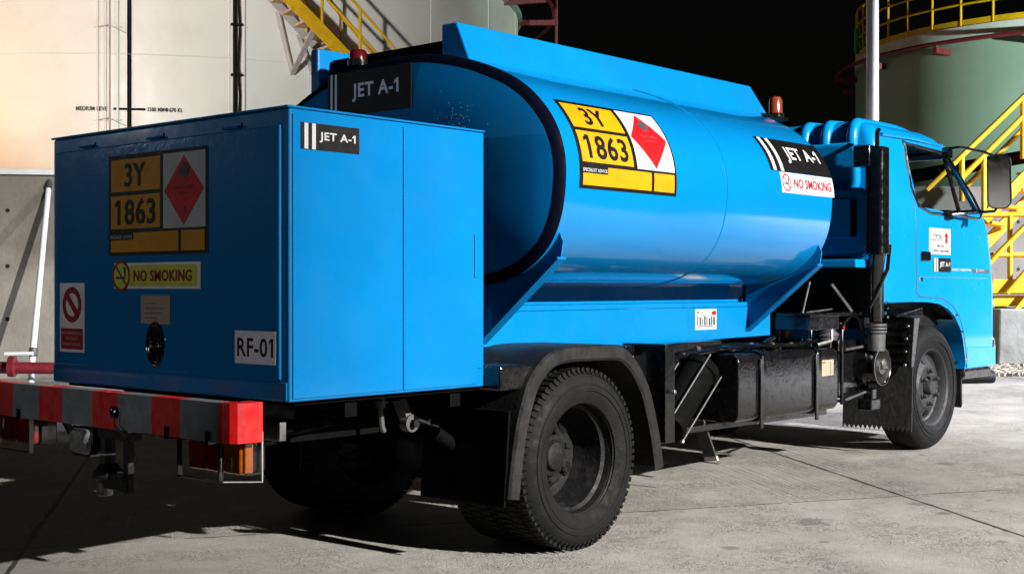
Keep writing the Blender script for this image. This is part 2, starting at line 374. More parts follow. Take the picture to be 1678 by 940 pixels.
    rid = math_('SUBTRACT', rid, math_('MULTIPLY', worm, .5))
    spk = rng(noise(26, 3, None, .6, .3), .70, .73, 1, .3)
    L.new(math_('MULTIPLY', math_('MULTIPLY', math_('MULTIPLY', st, st2), math_('MULTIPLY', st3, st4)), math_('MULTIPLY', st5, math_('MULTIPLY', spk, oil))), x1.inputs[7])
    x2 = n.new('ShaderNodeMix'); x2.data_type = 'RGBA'; L.new(jt, x2.inputs[0]); L.new(x1.outputs[2], x2.inputs[6]); x2.inputs[7].default_value = (.012, .011, .010, 1)
    L.new(x2.outputs[2], b.inputs['Base Color']); b.inputs['Roughness'].default_value = .85
    bp = n.new('ShaderNodeBump'); bp.inputs['Strength'].default_value = .8; bp.inputs['Distance'].default_value = .016
    L.new(math_('SUBTRACT', rid, jt), bp.inputs['Height']); L.new(bp.outputs[0], b.inputs['Normal'])
    MT['concrete_slab'] = m
ground_material()
b = MB('concrete_slab')
S = 120
b.face([b.bm.verts.new((x, y, gz(x, y))) for x, y in ((-S, -S), (S, -S), (S, S), (-S, S))])
tag(b.done('ground'), 'pale grey concrete slab apron with dark joints', 'ground', kind='structure')

def zs(p, dz=0.0): return Vector((p.x, p.y, gz(p.x, p.y) + dz))
# bund wall (straight, from far left to far right behind the truck)
def wallpt(X): return 15.2 + (X + 4.5) * .21
w0, w1 = site(-16, wallpt(-16)), site(16, wallpt(16))
wd = (w1 - w0).normalized(); wn = Vector((-wd.y, wd.x, 0))
wt = thing('bund_wall', 'long grey board-marked concrete bund wall behind the tanker truck', 'wall', (site(0, wallpt(0), .1)))
b = MB('concrete_wall', 'black_matt')
ZT = 2.33
for p, q in ((w0, w1),):
    b.hexa([Vector((p.x, p.y, -.8)), Vector((q.x, q.y, -.8)), Vector((q.x, q.y, -.8)) + wn * .3, Vector((p.x, p.y, -.8)) + wn * .3,
            Vector((p.x, p.y, ZT)), Vector((q.x, q.y, ZT + .16)), Vector((q.x, q.y, ZT + .16)) + wn * .3, Vector((p.x, p.y, ZT)) + wn * .3])
L_ = (w1 - w0).length
for i in range(int(L_ / .85)):
    for z in (.75, 1.35, 1.98):
        c = w0 + wd * (.3 + i * .85); c.z = z
        b.lathe(c - wn * .004, wn, [(0, .024), (.002, .022), (.003, .016), (.02, .012)], 'black_matt', 12)
b.done('wall_face', wt, smooth=30)
b = MB('white_paint')
a0, a1 = site(-16, wallpt(-16)), site(-1.5, wallpt(-1.5))
zc0 = ZT; zc1 = ZT + .16 * (a1 - w0).length / L_
b.hexa([Vector((*(a0 - wn * .05).xy, zc0 + .004)), Vector((*(a1 - wn * .05).xy, zc1 + .004)), Vector((*(a1 + wn * .36).xy, zc1 + .004)), Vector((*(a0 + wn * .36).xy, zc0 + .004)),
        Vector((*(a0 - wn * .05).xy, zc0 + .07)), Vector((*(a1 - wn * .05).xy, zc1 + .07)), Vector((*(a1 + wn * .36).xy, zc1 + .07)), Vector((*(a0 + wn * .36).xy, zc0 + .07))])
b.done('coping', wt, .006)

# storage tanks ------------------------------------------------------------------
def cylpt(c, r, a, z): return Vector((c.x + r * math.cos(a), c.y + r * math.sin(a), z))
def ring(b, c, r, z, a0, a1, n, rad, m): b.tube([cylpt(c, r, a0 + (a1 - a0) * i / n, z) for i in range(n + 1)], rad, m, 8)
def shell(b, c, r, z0, z1, m, n=160):
    b.lathe((c.x, c.y, 0), (0, 0, 1), [(z0, r), (z1, r), (z1 + .5, .05)], m, n)
TC = site(-7.86, 31.05); TR = 8.0
facing = math.atan2(CAM.y - TC.y, CAM.x - TC.x)
lt = thing('storage_tank', 'huge white storage tank with yellow spiral stair and level marks', 'storage tank', (TC.x, TC.y, .8))
ZR = 7.45
b = MB('tank_white'); shell(b, TC, TR, .2, ZR, 'tank_white')
for z in (2.9, 5.2):
    ring(b, TC, TR + .001, z, 0, 2 * math.pi, 160, .012, 'tank_white')
for k in range(14):
    a = facing + (k - 7) * .27 + .11
    b.tube([cylpt(TC, TR + .001, a, .3), cylpt(TC, TR + .001, a, ZR)], .010, 'tank_white', 6)
b.done('shell', lt, smooth=40)
def ang_at(c, r, px):                                      # bearing on the shell of a sight line given by its slope
    k = (px - 839) / 2157.4; d = (site(k, 1) - site(0, 0)); o = CAM.copy(); o.z = 0; d.z = 0; cc = Vector((c.x, c.y, 0))
    e = o - cc; A = d.dot(d); B = 2 * e.dot(d); Cq = e.dot(e) - r * r; disc = max(B * B - 4 * A * Cq, 0)
    tt = (-B - math.sqrt(disc)) / (2 * A); p = o + d * tt - cc
    D = tt
    return math.atan2(p.y, p.x), D
def z_at(D, py): return CAM.z + (470 - py) / 2157.4 * D
# gauge line, tick and wording
a, D = ang_at(TC, TR, 212)
b = MB('cable_black'); da = .5 * .075 / TR
for s_ in (1,):
    vs = [cylpt(TC, TR + .006, a - da, .4), cylpt(TC, TR + .006, a + da, .4), cylpt(TC, TR + .006, a + da, ZR), cylpt(TC, TR + .006, a - da, ZR)]
    b.prism([(-da, .4), (da, .4), (da, ZR), (-da, ZR)], lambda u, v, d: cylpt(TC, TR + d, a + u, v), .004, .012)
zt_ = z_at(D, 179); hw = .5 * 51 / 2157.4 * D / TR
b.prism([(-hw, zt_ - .02), (hw, zt_ - .02), (hw, zt_ + .02), (-hw, zt_ + .02)], lambda u, v, d: cylpt(TC, TR + d, a + u, v), .006, .014)
b.done('level_gauge_stripe', lt)
fm = lambda u, v, d: cylpt(TC, TR + d + .026, a + u / TR, zt_ + v)
sg = 1
pw = D / 2157.4
for tx, ty_, tw_ in (('MEDIUM LEVE', -60, 50), ('3500 MM', 42, 27), ('670 KL', 74, 21)):
    sign('level_lettering', fm, [('text', 's_line', tx, ty_ * pw, .0, .075, tw_ * pw, .02)], lt)
sign('level_dot', fm, [('poly', 's_line', [(59.2 * pw + .03 * math.cos(i), .035 * math.sin(i)) for i in [k * math.pi / 6 for k in range(12)]])], lt)
# slender pipes on the shell
for px_, r_ in ((160, .035), (173, .03), (193, .035), (399, .06)):
    a2, D2 = ang_at(TC, TR, px_); b = MB('tank_white')
    b.tube([cylpt(TC, TR + .0, a2, .4), cylpt(TC, TR + .0, a2, ZR)], r_ * .7, 'tank_white', 10)
    for py in (45, 197):
        z = z_at(D2, py); b.tube([cylpt(TC, TR - .02, a2 - .012, z), cylpt(TC, TR + .03, a2, z), cylpt(TC, TR - .02, a2 + .012, z)], .014, 'tank_white', 6)
    b.done('vertical_pipe', lt, smooth=40)
a2, D2 = ang_at(TC, TR, 180); b = MB('galv'); b.tube([cylpt(TC, TR + .05, a2, .4), cylpt(TC, TR + .05, a2, ZR)], .010, 'galv', 6)
for py in (45, 197):
    z = z_at(D2, py); b.tube([cylpt(TC, TR + .03, a2 - .025, z), cylpt(TC, TR + .07, a2, z + .03), cylpt(TC, TR + .02, a2 + .035, z - .1)], .010, 'galv', 6)
b.done('gauge_wire', lt, smooth=40)
a2, D2 = ang_at(TC, TR, 384)
b = MB('cable_black')
b.tube([cylpt(TC, TR + .06, a2, .4), cylpt(TC, TR + .06, a2, 8.2)], .035, None, 8)
b.tube([cylpt(TC, TR + .07, a2 + .009 + .002 * math.sin(i * 1.3), .4 + i * .26) for i in range(31)], .022, None, 8)
for i in range(6): b.obox(cylpt(TC, TR + .05, a2 + .004, 2.2 + i * .9), (math.cos(a2), math.sin(a2), 0), (-math.sin(a2), math.cos(a2), 0), (0, 0, 1), .06, .10, .02)
b.done('cable_run', lt, smooth=40)
# spiral stair
aS, DS = ang_at(TC, TR + .8, 500); z0s = z_at(DS, 22)
SL = .92
stp = MB('tread_tan'); st = thing  # noqa
def stair_z(a): return z0s - (a - aS) * (TR + .5) * SL
so_ = MB('yellow_paint'); si_ = MB('galv'); rl = MB('yellow_paint'); ri = MB('yellow_paint')
NA = 30; aa = [aS - .22 + .62 * i / NA for i in range(NA + 1)]
for bb, r_, hh, tt in ((so_, TR + .95, .26, .05), (si_, TR + .18, .16, .04)):
    bb.loft([[cylpt(TC, r_, q, stair_z(q) - hh), cylpt(TC, r_ + tt, q, stair_z(q) - hh), cylpt(TC, r_ + tt, q, stair_z(q) + .04), cylpt(TC, r_, q, stair_z(q) + .04)] for q in aa])
for h_ in (.55, 1.02):
    rl.tube([cylpt(TC, TR + .98, q, stair_z(q) + h_) for q in aa], .028, None, 8)
    ri.tube([cylpt(TC, TR + .22, q, stair_z(q) + h_) for q in aa], .022, None, 8)
for q in aa[::4]:
    rl.tube([cylpt(TC, TR + .98, q, stair_z(q)), cylpt(TC, TR + .98, q, stair_z(q) + 1.02)], .028, None, 8)
    ri.tube([cylpt(TC, TR + .22, q, stair_z(q)), cylpt(TC, TR + .22, q, stair_z(q) + 1.02)], .022, None, 8)
nst = int(.62 * (TR + .5) * SL / .2)
stair = bpy.data.objects.new('stair', None); sc.collection.objects.link(stair); stair.location = cylpt(TC, TR + .6, aS, z0s); WM[stair] = Matrix.Translation(stair.location)
stair.parent = lt; stair.matrix_parent_inverse = WM[lt].inverted()
for k in range(nst):
    q = aS - .22 + .62 * k / nst; ra = Vector((math.cos(q), math.sin(q), 0)); ta = Vector((-ra.y, ra.x, 0))
    tb = MB('tread_tan'); tb.obox(cylpt(TC, TR + .565, q, stair_z(q) - .03), ra, ta, (0, 0, 1), .375, .12, .022)
    tb.done('tread', stair)
so_.done('outer_stringer', stair); si_.done('inner_stringer', stair); rl.done('outer_handrail', stair, smooth=40); ri.done('inner_handrail', stair, smooth=40)
for px_ in (478,):
    for off in (0, .55):
        q, Dq = ang_at(TC, TR, px_ + off * 60)
        b = MB('galv')
        zb = z_at(Dq, 122)
        b.beam(cylpt(TC, TR + .03, q, zb), cylpt(TC, TR + .9, q + .01, stair_z(q + .01) - .2), .10, .03, (0, 0, 1))
        b.beam(cylpt(TC, TR + .03, q, zb), cylpt(TC, TR + .05, q - .035, stair_z(q - .035) - .1), .10, .03, (1, 0, 0))
        b.done('stair_bracket', stair)
# water spray ring, brackets and top railing
def spray_ring(parent, c, r, z, a0, a1, nb, stand, mpipe, mbr, blen):
    b = MB(mpipe); ring(b, c, r + stand, z, a0, a1, 80, .045, mpipe); b.done('spray_ring_pipe', parent, smooth=40)
    for k in range(nb):
        q = a0 + (a1 - a0) * (k + .5) / nb; b = MB(mbr)
        p0, p1 = cylpt(c, r - .02, q, z - .13), cylpt(c, r + blen, q, z - .13)
        b.beam(p0, p1, .09, .12)
        b.tube([cylpt(c, r + stand, q, z - .1), cylpt(c, r + stand, q, z)], .03, mbr, 6)
        b.done('pipe_bracket', parent)
a_sil = facing + math.acos(TR / math.hypot(TC.x - CAM.x, TC.y - CAM.y))
spray_ring(lt, TC, TR, 7.72 - .25, a_sil - .98, a_sil + 1.0, 7, .85, 'dark_red_pipe', 'red_pipe', .95)
b = MB('red_pipe')
q = a_sil - .13; p = cylpt(TC, TR + .95, q, 6.2); b.tube([p, p + Vector((0, 0, 2.6))], .035, None, 8); b.done('riser_pipe', lt, smooth=40)
def railing(parent, c, r, z, m='yellow_paint', n=40, toe=.16, a0=0, a1=2 * math.pi, hh=1.05):
    b = MB(m)
    for h_ in (hh * .43, hh * .715, hh): ring(b, c, r, z + h_, a0, a1, 120, .024, m)
    for k in range(n):
        q = a0 + (a1 - a0) * k / n; b.tube([cylpt(c, r, q, z), cylpt(c, r, q, z + hh)], .026, m, 8)
    N = 120
    b.loft([[cylpt(c, r - .01, a0 + (a1 - a0) * i / N, z), cylpt(c, r + .01, a0 + (a1 - a0) * i / N, z), cylpt(c, r + .01, a0 + (a1 - a0) * i / N, z + toe), cylpt(c, r - .01, a0 + (a1 - a0) * i / N, z + toe)] for i in range(N + 1)])
    return b.done('top_railing', parent, smooth=40)
b = MB('tank_white_green_lit'); b.lathe((TC.x, TC.y, 0), (0, 0, 1), [(ZR - .1, TR + .003), (ZR - .09, TR + .10), (ZR - .0, TR + .10), (ZR + .01, TR - .1)], None, 160, caps=False); b.done('rim_angle', lt, smooth=30)
railing(lt, TC, TR - .05, ZR + .02)

GC = site(12.301, 28.828); GR = 4.624
gt = thing('storage_tank', 'smaller white storage tank, coloured pale green for the lamplight, with yellow railing around its roof', 'storage tank', (GC.x, GC.y, .8))
GZ = CAM.z + 4.83
gf = math.atan2(CAM.y - GC.y, CAM.x - GC.x)
b = MB('tank_white_green_lit'); shell(b, GC, GR, .2, GZ, 'tank_white_green_lit')
b.done('shell', gt, smooth=40)
b = MB('white_paint'); b.lathe((GC.x, GC.y, 0), (0, 0, 1), [(GZ - .02, GR + .003), (GZ - .01, GR + .02), (GZ + .26, GR + .02), (GZ + .28, GR - .2)], None, 160, caps=False); b.done('rim_band', gt, smooth=30)
railing(gt, GC, GR - .02, GZ + .22, n=44, toe=.17, hh=1.12)
spray_ring(gt, GC, GR, GZ - .08, 0, 2 * math.pi, 16, .42, 'dark_red_pipe', 'dark_red_pipe', .48)
b = MB('green_fit'); q = gf - math.acos(GR / math.hypot(GC.x - CAM.x, GC.y - CAM.y)) + .16
p = cylpt(GC, GR + .04, q, GZ + .35)
b.tube([p, p + Vector((0, 0, .55))], .05, None, 8); b.tube([p + Vector((0, 0, .3)), p + Vector((.1, -.15, .3))], .04, None, 8)
b.lathe(p + Vector((.1, -.15, .3)), (.55, -.8, 0), [(0, .09), (.03, .09)], None, 14); b.done('foam_valve', gt, smooth=40)

# left-hand small fixtures
def S3(px, py, D): return site((px - 839) / 2157.4 * D, D, CAM.z + (470 - py) / 2157.4 * D)
b = MB('red_pipe'); b.tube([S3(-300, 598, 13.6), S3(330, 606, 13.9)], .063, None, 14)
b.tube([S3(-40, 599, 13.6), S3(-40, 599, 13.6) - Vector((0, 0, .6))], .05, None, 10); b.tube([S3(200, 603, 13.8), S3(200, 603, 13.8) - Vector((0, 0, .6))], .05, None, 10)
for px_ in (20, 260):
    c = S3(px_, 600, 13.7); dd = (S3(330, 606, 13.9) - S3(-300, 598, 13.6)).normalized(); b.lathe(c, dd, [(-.03, .11), (.03, .11)], None, 20)
tag(b.done('fire_main_pipe', smooth=40), 'dark red water pipe running low in front of the concrete wall', 'pipe')
wp = thing('hydrant_standpipe', 'slim white standpipe leaning against the concrete wall, red pipe crossing its foot', 'standpipe', S3(51, 640, 14.0))
b = MB('white_paint'); b.tube([S3(50, 650, 13.95), S3(53, 585, 14.0), S3(80, 302, 15.05)], .032, None, 12); b.done('pipe', wp, smooth=40)
b = MB('grey_hose'); b.tube([S3(79.5, 308, 15.0), S3(81, 294, 15.08)], .038, None, 12); b.done('end_cap', wp, smooth=40)
b = MB('grey_hose'); b.tube([S3(54, 582, 13.95), S3(55, 570, 13.97)], .045, None, 12); b.done('pipe_joint', wp, smooth=40)
b = MB('white_paint'); b.tube([S3(8, 580, 13.9), S3(54, 579, 13.9)], .022, None, 8); b.done('valve_lever', wp, smooth=40)

# light pole
lp = thing('light_pole', 'tall white light pole standing behind the blue cab', 'light pole', zs(site(3.55, 13)))
p = site(590.5 / 2157.4 * 13.0, 13.0)
b = MB('galv'); b.lathe((p.x, p.y, 0), (0, 0, 1), [(gz(p.x, p.y), .066), (9, .053)], None, 24); b.done('shaft', lp, smooth=40)
b = MB('galv'); b.lathe((p.x, p.y, gz(p.x, p.y)), (0, 0, 1), [(0, .2), (.025, .2), (.03, .07), (.2, .064)], None, 24); b.done('base_plate', lp, smooth=40)
b = MB('black_matt'); b.beam(Vector((p.x, p.y, 9)), Vector((p.x, p.y - 1.1, 9.15)), .06, .06); b.box(p.x - .18, p.x + .18, p.y - 1.5, p.y - 1.0, 9.1, 9.22); b.done('lamp_head', lp, .01)

# process pipe behind the wall on the right
b = MB('red_pipe'); b.tube([S3(1400, 309, 20.5), S3(1500, 288, 20.2), S3(1800, 236, 18.9)], .10, None, 16)
for px_, py, D_ in ((1485, 291, 20.25), (1800, 236, 18.9)):
    c = S3(px_, py, D_); b.tube([c, Vector((c.x, c.y, .2))], .06, None, 8)
tag(b.done('process_pipe', smooth=40), 'thick dark red pipe sloping across in front of the smaller tank', 'pipe')

# yellow crossover stair on the right
ys = thing('crossover_stair', 'yellow steel stair and platform with handrails beside the concrete wall', 'stairs', zs(site(7, 15.3)))
def ybeam(name, segs, wd, ht, m='yellow_paint'):
    b = MB(m)
    for s_ in segs: b.beam(S3(*s_[0]), S3(*s_[1]), wd, ht)
    return b.done(name, ys, .004)
def ytube(name, segs, r_=.028, m='yellow_paint'):
    b = MB(m)
    for s_ in segs: b.tube([S3(*k) for k in s_], r_, None, 10)
    return b.done(name, ys, smooth=40)
D1, D2_ = 14.6, 15.9
ybeam('platform_beam', [((1560, 469, D1), (1900, 468, D1))], .08, .155)
ybeam('platform_beam', [((1560, 469, D2_), (1900, 468, D2_))], .08, .15)
b = MB('yellow_paint'); b.hexa([S3(1560, 482.5, D1), S3(1900, 481, D1), S3(1900, 481, D2_), S3(1560, 481, D2_), S3(1560, 478, D1), S3(1900, 477, D1), S3(1900, 477, D2_), S3(1560, 477, D2_)]); b.done('platform_deck', ys)
ybeam('lower_beam', [((1560, 493, D1 + .05), (1900, 492, D1 + .05))], .06, .12)
ytube('platform_handrail', [((1590, 352, D1), (1900, 350, D1)), ((1590, 418, D1), (1900, 416, D1)), ((1655, 352, D1), (1655, 462, D1)), ((1592, 352, D1), (1592, 462, D1)), ((1740, 352, D1), (1740, 462, D1)), ((1830, 352, D1), (1830, 462, D1))], .03)
ytube('flight_handrail', [((1518, 311, D1 + .3), (1634, 200, D1 + .3), (1780, 60, D1 + .3)), ((1572, 295, D1 + .3), (1667, 200, D1 + .3), (1800, 66, D1 + .3)), ((1580, 309, D2_), (1690, 198, D2_), (1820, 66, D2_)),
                          ((1576, 256, D1 + .3), (1576, 330, D1 + .3)), ((1612, 256, D1 + .3), (1612, 350, D1 + .3)), ((1676, 165, D1 + .3), (1676, 260, D1 + .3))], .031)
ybeam('flight_stringer', [((1612, 360, D1 + .3), (1800, 166, D1 + .3))], .05, .13)
ybeam('flight_stringer', [((1600, 415, D2_), (1800, 206, D2_))], .05, .13)
for k in range(9):
    pa = S3(1580 + k * 26, 392 - k * 27, D1 + .33); pb = S3(1612 + k * 26, 396 - k * 27, D2_ - .03)
    b = MB('yellow_paint'); b.beam(pa, pb, .24, .03); b.done('tread', ys)
ytube('flight_handrail', [((1600, 455, D1 - .1), (1640, 410, D1 - .1), (1760, 290, D1 - .1)), ((1650, 480, D1 - .1), (1678, 447, D1 - .1), (1780, 340, D1 - .1))], .028)
ybeam('kick_brace', [((1655, 520, D1 - .05), (1700, 465, D1 - .05))], .04, .05)
for px_ in (1640, 1820):
    b = MB('yellow_paint'); b.beam(S3(px_, 500, D1 + .4), S3(px_, 520, D1 + .4), .1, .1, (1, 0, 0)); b.done('foot_plate', ys)
def block(name, x0, x1, y0, y1, D, dd, lab):
    b = MB('concrete_block'); t_ = .04
    A, B_, C_, E_ = S3(x0 - 3, y1, D), S3(x1 + 3, y1, D), S3(x1, y0, D), S3(x0, y0, D); f = (site(0, 1) - site(0, 0)) * dd; f.z = 0
    b.hexa([A, B_, B_ + f, A + f, E_, C_, C_ + f, E_ + f]); return tag(b.done(name, None, .02), lab, 'concrete block', 'concrete footings under the yellow stair')
block('concrete_footing', 1638, 1760, 506, 606, 14.3, 1.1, 'mossy grey concrete footing under the yellow stair platform')
block('concrete_footing', 1565, 1626, 504, 592, 15.4, 1.0, 'shaded concrete footing behind the cab front, left of the mossy one')

# gravel strip and wheel stop
b = MB('stone')
gp = [(1400, 616), (1900, 611), (2200, 560), (1400, 566)]
def gpt(px, py):
    d = site((px - 839) / 2157.4, 1, 0) - site(0, 0, 0); dz = (470 - py) / 2157.4
    # plane z = .0249(x-1.5)
    t_ = (.0249 * (CAM.x - 1.5) - CAM.z) / (dz - .0249 * d.x); return Vector((CAM.x + d.x * t_, CAM.y + d.y * t_, CAM.z + dz * t_))
b.face([b.bm.verts.new(gpt(*q) + Vector((0, 0, .006))) for q in gp])
def stone(c, r):
    vs = []
    for k in range(8):
        d = Vector(((-1) ** k, (-1) ** (k // 2), (-1) ** (k // 4))) * .58 * r; vs.append(c + Vector((d.x * random.uniform(.6, 1.3), d.y * random.uniform(.6, 1.3), d.z * random.uniform(.4, .9))))
    b.hexa([vs[0], vs[1], vs[3], vs[2], vs[4], vs[5], vs[7], vs[6]])
for k in range(2600):
    px_ = random.uniform(1540, 1760); py = 583 + 33 * random.random() ** .8
    stone(gpt(px_, py) + Vector((0, 0, .02)), random.uniform(.015, .05))
tag(b.done('gravel', smooth=50), 'strip of loose pale gravel at the slab edge beyond the cab', 'gravel', kind='stuff')
b = MB('black_matt'); p, q = gpt(1572, 628), gpt(1628, 627)
p.z += .06; q.z += .06
b.tube([p, p + (q - p) * .5, p + (q - p) * .93, q], [.062, .062, .062, .058], None, 16)
tag(b.done('rubber_bollard', smooth=40), 'short black rubber tube lying on the slab ahead of the front wheel', 'tube')

# ================================================================== the tanker truck
T = thing('tanker_truck', 'blue aviation fuel tanker truck with orange hazard placards, parked on the concrete slab', 'tanker truck', (2.8, 0, gz(2.8, 0)))
# --- equipment cabinet at the back
CW, ZB, ZTP, CL = .773, .717, 1.728, .989
b = MB('blue_paint'); b.box(.0, CL, -CW, CW, ZB, ZTP)
cab_ = b.done('rear_cabinet', T, .006)
b = MB('blue_paint'); b.box(-.013, CL + .002, -CW - .007, CW + .003, ZTP + .0005, ZTP + .009)
b.done('cabinet_roof', cab_, .004)
b = MB('blue_paint_dented'); b.box(-.012, -.001, -.735, .738, .792, 1.672); rd = b.done('rear_door', cab_, .005)
b = MB('blue_paint'); b.box(-.007, -.001, -.765, .765, .722, .784)
b.done('door_sill', cab_, .003)
for y in (.50, .02, -.46):
    b = MB('blue_paint'); b.tube([(-.012, y - .05, 1.682), (-.009, y + .05, 1.682)], .005, None, 8); b.box(-.005, -.002, y - .05, y + .05, 1.684, 1.698); b.done('hinge', rd, smooth=40)
def yz(px, py, x=-.012):
    k = (px - 839) / 2157.4; q = (470 - py) / 2157.4
    f = Vector((math.cos(YAW), math.sin(YAW), 0)); r_ = Vector((math.sin(YAW), -math.cos(YAW), 0)); d = f + r_ * k + Vector((0, 0, q))
    t_ = (x - CAM.x) / d.x; P = CAM + d * t_; return P.y, P.z
X0 = lambda u, v, d: Vector((-.012 - d, -u, v))
# recessed latch
b = MB('black_smooth', 'chrome')
el = lambda a_, b_, n=28: [(a_ * math.cos(2 * math.pi * k / n), b_ * math.sin(2 * math.pi * k / n)) for k in range(n)]
Ly, Lz = yz(255, 564)
b.loft([[Vector((-.013 - dx, -Ly + 0 + u * s + 2 * Ly, Lz + v * s)) for u, v in el(.052, .078)] for dx, s in ((0, 1.12), (.006, 1.12), (.007, 1.0), (.0008, .9))], 'black_smooth', cap0=False)
b.obox((-.022, Ly, Lz + .004), (1, 0, 0), (0, 1, 0), (0, 0, 1), .008, .043, .012, 'chrome')
b.obox((-.026, Ly + .018, Lz + .006), (1, 0, 0), (0, 1, 0), (0, 0, 1), .008, .015, .017, 'chrome')
b.done('door_latch', rd, .003, smooth=35)
def rear_map(pxc):                                              # placard frame from its own four corners
    ys_ = [yz(*q)[0] for q in pxc]; zs_ = [yz(*q)[1] for q in pxc]
    y0, y1 = (ys_[0] + ys_[3]) / 2, (ys_[1] + ys_[2]) / 2; z1, z0 = (zs_[0] + zs_[1]) / 2, (zs_[2] + zs_[3]) / 2
    return abs(y1 - y0), z1 - z0, (y0 + y1) / 2, (z0 + z1) / 2
def rsign(name, pxc, mk, label=None, x=-.012, par=None):
    W, H, yc, zc = rear_map(pxc)
    return sign(name, lambda u, v, d: Vector((x - d, yc - u, zc + v)), mk(W, H), par or rd, label)
rsign('hazard_placard', [(179, 256), (342, 239), (341, 416.6), (178, 418)], hazard_layers, 'orange and white hazard placard on the dark rear door')
def nosmk(W, H, pad=.0):
    return [('rect', 's_white_rear_lift', -W / 2, -H / 2, W / 2, H / 2), ('poly', 's_lime', rrect(-W * .318, W * .465, -H * .41, H * .41, .012)),
            ('poly', 's_lime', [(-W * .413 + .052 * math.cos(k * .3), .052 * math.sin(k * .3)) for k in range(21)])] + \
        nosmoke(-W * .413, 0, .062, .012) + [('text', 's_darkred', 'NO SMOKING', W * .073, 0, H * .43, W * .665, .02)]
rsign('no_smoking_sign', [(188, 431), (330, 428.5), (328.5, 473.7), (188, 472)], nosmk, 'lime yellow NO SMOKING sign on the rear door')
def norev(W, H):
    r_ = W * .385; o = [('rect', 's_white_rear_lift', -W / 2, -H / 2, W / 2, H / 2), ('ring', 's_darkred', 0, H * .185, r_, r_, .026)]
    a = r_ * .70; cy = H * .185; q = .010
    o += [('poly', 's_darkred', [(-a - q, cy + a - q), (-a + q, cy + a + q), (a + q, cy - a + q), (a - q, cy - a - q)]), ('poly', 's_darkred', rrect(-W * .44, W * .44, -H * .46, -H * .155, .008))]
    for k, s in enumerate(('NO REVERSING', 'WITHOUT', 'ASSISTANCE')): o.append(('text', 's_letter', s, 0, -H * (.225 + .08 * k), H * .038, W * (.80, .48, .68)[k], .01))
    return o
rsign('no_reversing_sign', [(99.6, 463.5), (140.4, 463.5), (138, 578), (98, 575)], norev, 'tall white and red no reversing sign at the edge of the rear door')
def scribble(W, H, m='s_tan', seed=1):
    rr = random.Random(seed); o = [('rect', m, -W / 2, -H / 2, W / 2, H / 2)]
    for k in range(4): o.append(('rect', 's_line', -W * .36, H * (.20 - k * .17), -W * .36 + W * rr.uniform(.35, .7), H * (.225 - k * .17)))
    return o
rsign('data_plate', [(232.6, 484), (279, 483), (279, 531), (231, 530)], lambda W, H: scribble(W, H), 'worn tan data plate above the latch')
rsign('fleet_number', [(386, 540), (453, 544), (452, 599), (385, 593.5)], lambda W, H: [('rect', 's_white_rear_lift', -W / 2, -H / 2, W / 2, H / 2), ('text', 's_black', 'RF-01', 0, 0, H * .58, W * .88, .02)], 'white RF-01 number plate on the rear door')
# side doors
XZ = lambda y: (lambda u, v, d: Vector((u, y - d, v)))
for nm, poly in (('side_door', [(.012, .728), (.534, .728), (.534, 1.712), (.012, 1.712)]), ('side_door', [(.540, .728), (.945, .728), (.945, .79), (.975, .79), (.975, 1.712), (.540, 1.712)])):
    b = MB('blue_paint'); b.prism(poly, XZ(-CW), .001, .006); sd = b.done(nm, cab_, .003)
    if poly[0][0] > .5: sd2 = sd
    else: sd1 = sd
b = MB('blue_paint'); b.box(.925, .945, -CW - .011, -CW - .0065, 1.15, 1.32); b.done('door_pull', sd2, .003)
def side_rect(pxc, y):
    out = []
    for px, py in pxc:
        k = (px - 839) / 2157.4; q = (470 - py) / 2157.4
        d = Vector((math.cos(YAW), math.sin(YAW), 0)) + Vector((math.sin(YAW), -math.cos(YAW), 0)) * k + Vector((0, 0, q)); t_ = (y - CAM.y) / d.y; out.append(CAM + d * t_)
    x0, x1 = (out[0].x + out[3].x) / 2, (out[1].x + out[2].x) / 2; z1, z0 = (out[0].z + out[1].z) / 2, (out[2].z + out[3].z) / 2
    return x1 - x0, z1 - z0, (x0 + x1) / 2, (z0 + z1) / 2
def ssign(name, pxc, y, mk, par, label=None):
    W, H, xc, zc = side_rect(pxc, y)
    return sign(name, lambda u, v, d: Vector((xc + u, y - d, zc + v)), mk(W, H), par, label)
ssign('fuel_grade_sign', [(492.6, 200.5), (588, 210), (588.5, 250.5), (492, 246)], -CW - .006, lambda W, H: jet_layers(W, H, .62, .62, .40), sd1, 'black JET A-1 sign on the bright cabinet side door')

# --- tank
half = catmull([(0, 2.157), (.2, 2.146), (.4, 2.108), (.57, 2.054), (.73, 1.98), (.85, 1.888), (.938, 1.775), (.982, 1.65), (.985, 1.52), (.958, 1.385), (.893, 1.272), (.78, 1.185), (.65, 1.138), (.5, 1.116), (.25, 1.106), (0, 1.104)], 5)
SEC = [(-a, z) for a, z in half] + [(a, z) for a, z in reversed(half)][1:-1]     # starts at the crown, runs down the right (-y) side
SZ = 1.60
def sec(x, off=0.0, s=1.0):
    n = len(SEC); o = []
    for i in range(n):
        y, z = SEC[i]; t_ = Vector((SEC[(i + 1) % n][0] - SEC[i - 1][0], SEC[(i + 1) % n][1] - SEC[i - 1][1])); t_.normalize(); nn = Vector((t_.y, -t_.x))
        if nn.dot(Vector((y, z - SZ))) < 0: nn = -nn
        q = Vector((y, z)) + nn * off; o.append(Vector((x, q.x * s, SZ + (q.y - SZ) * s)))
    return o
XR, XF = 1.215, 3.545
tb = MB('blue_tank')
rings_ = [sec(XR + .032, -.0015), sec(XR + .045, 0)] + [sec(XR + .045 + (XF - XR - .09) * k / 8, 0) for k in range(1, 9)]
tb.loft(rings_, cap0=False, cap1=False)
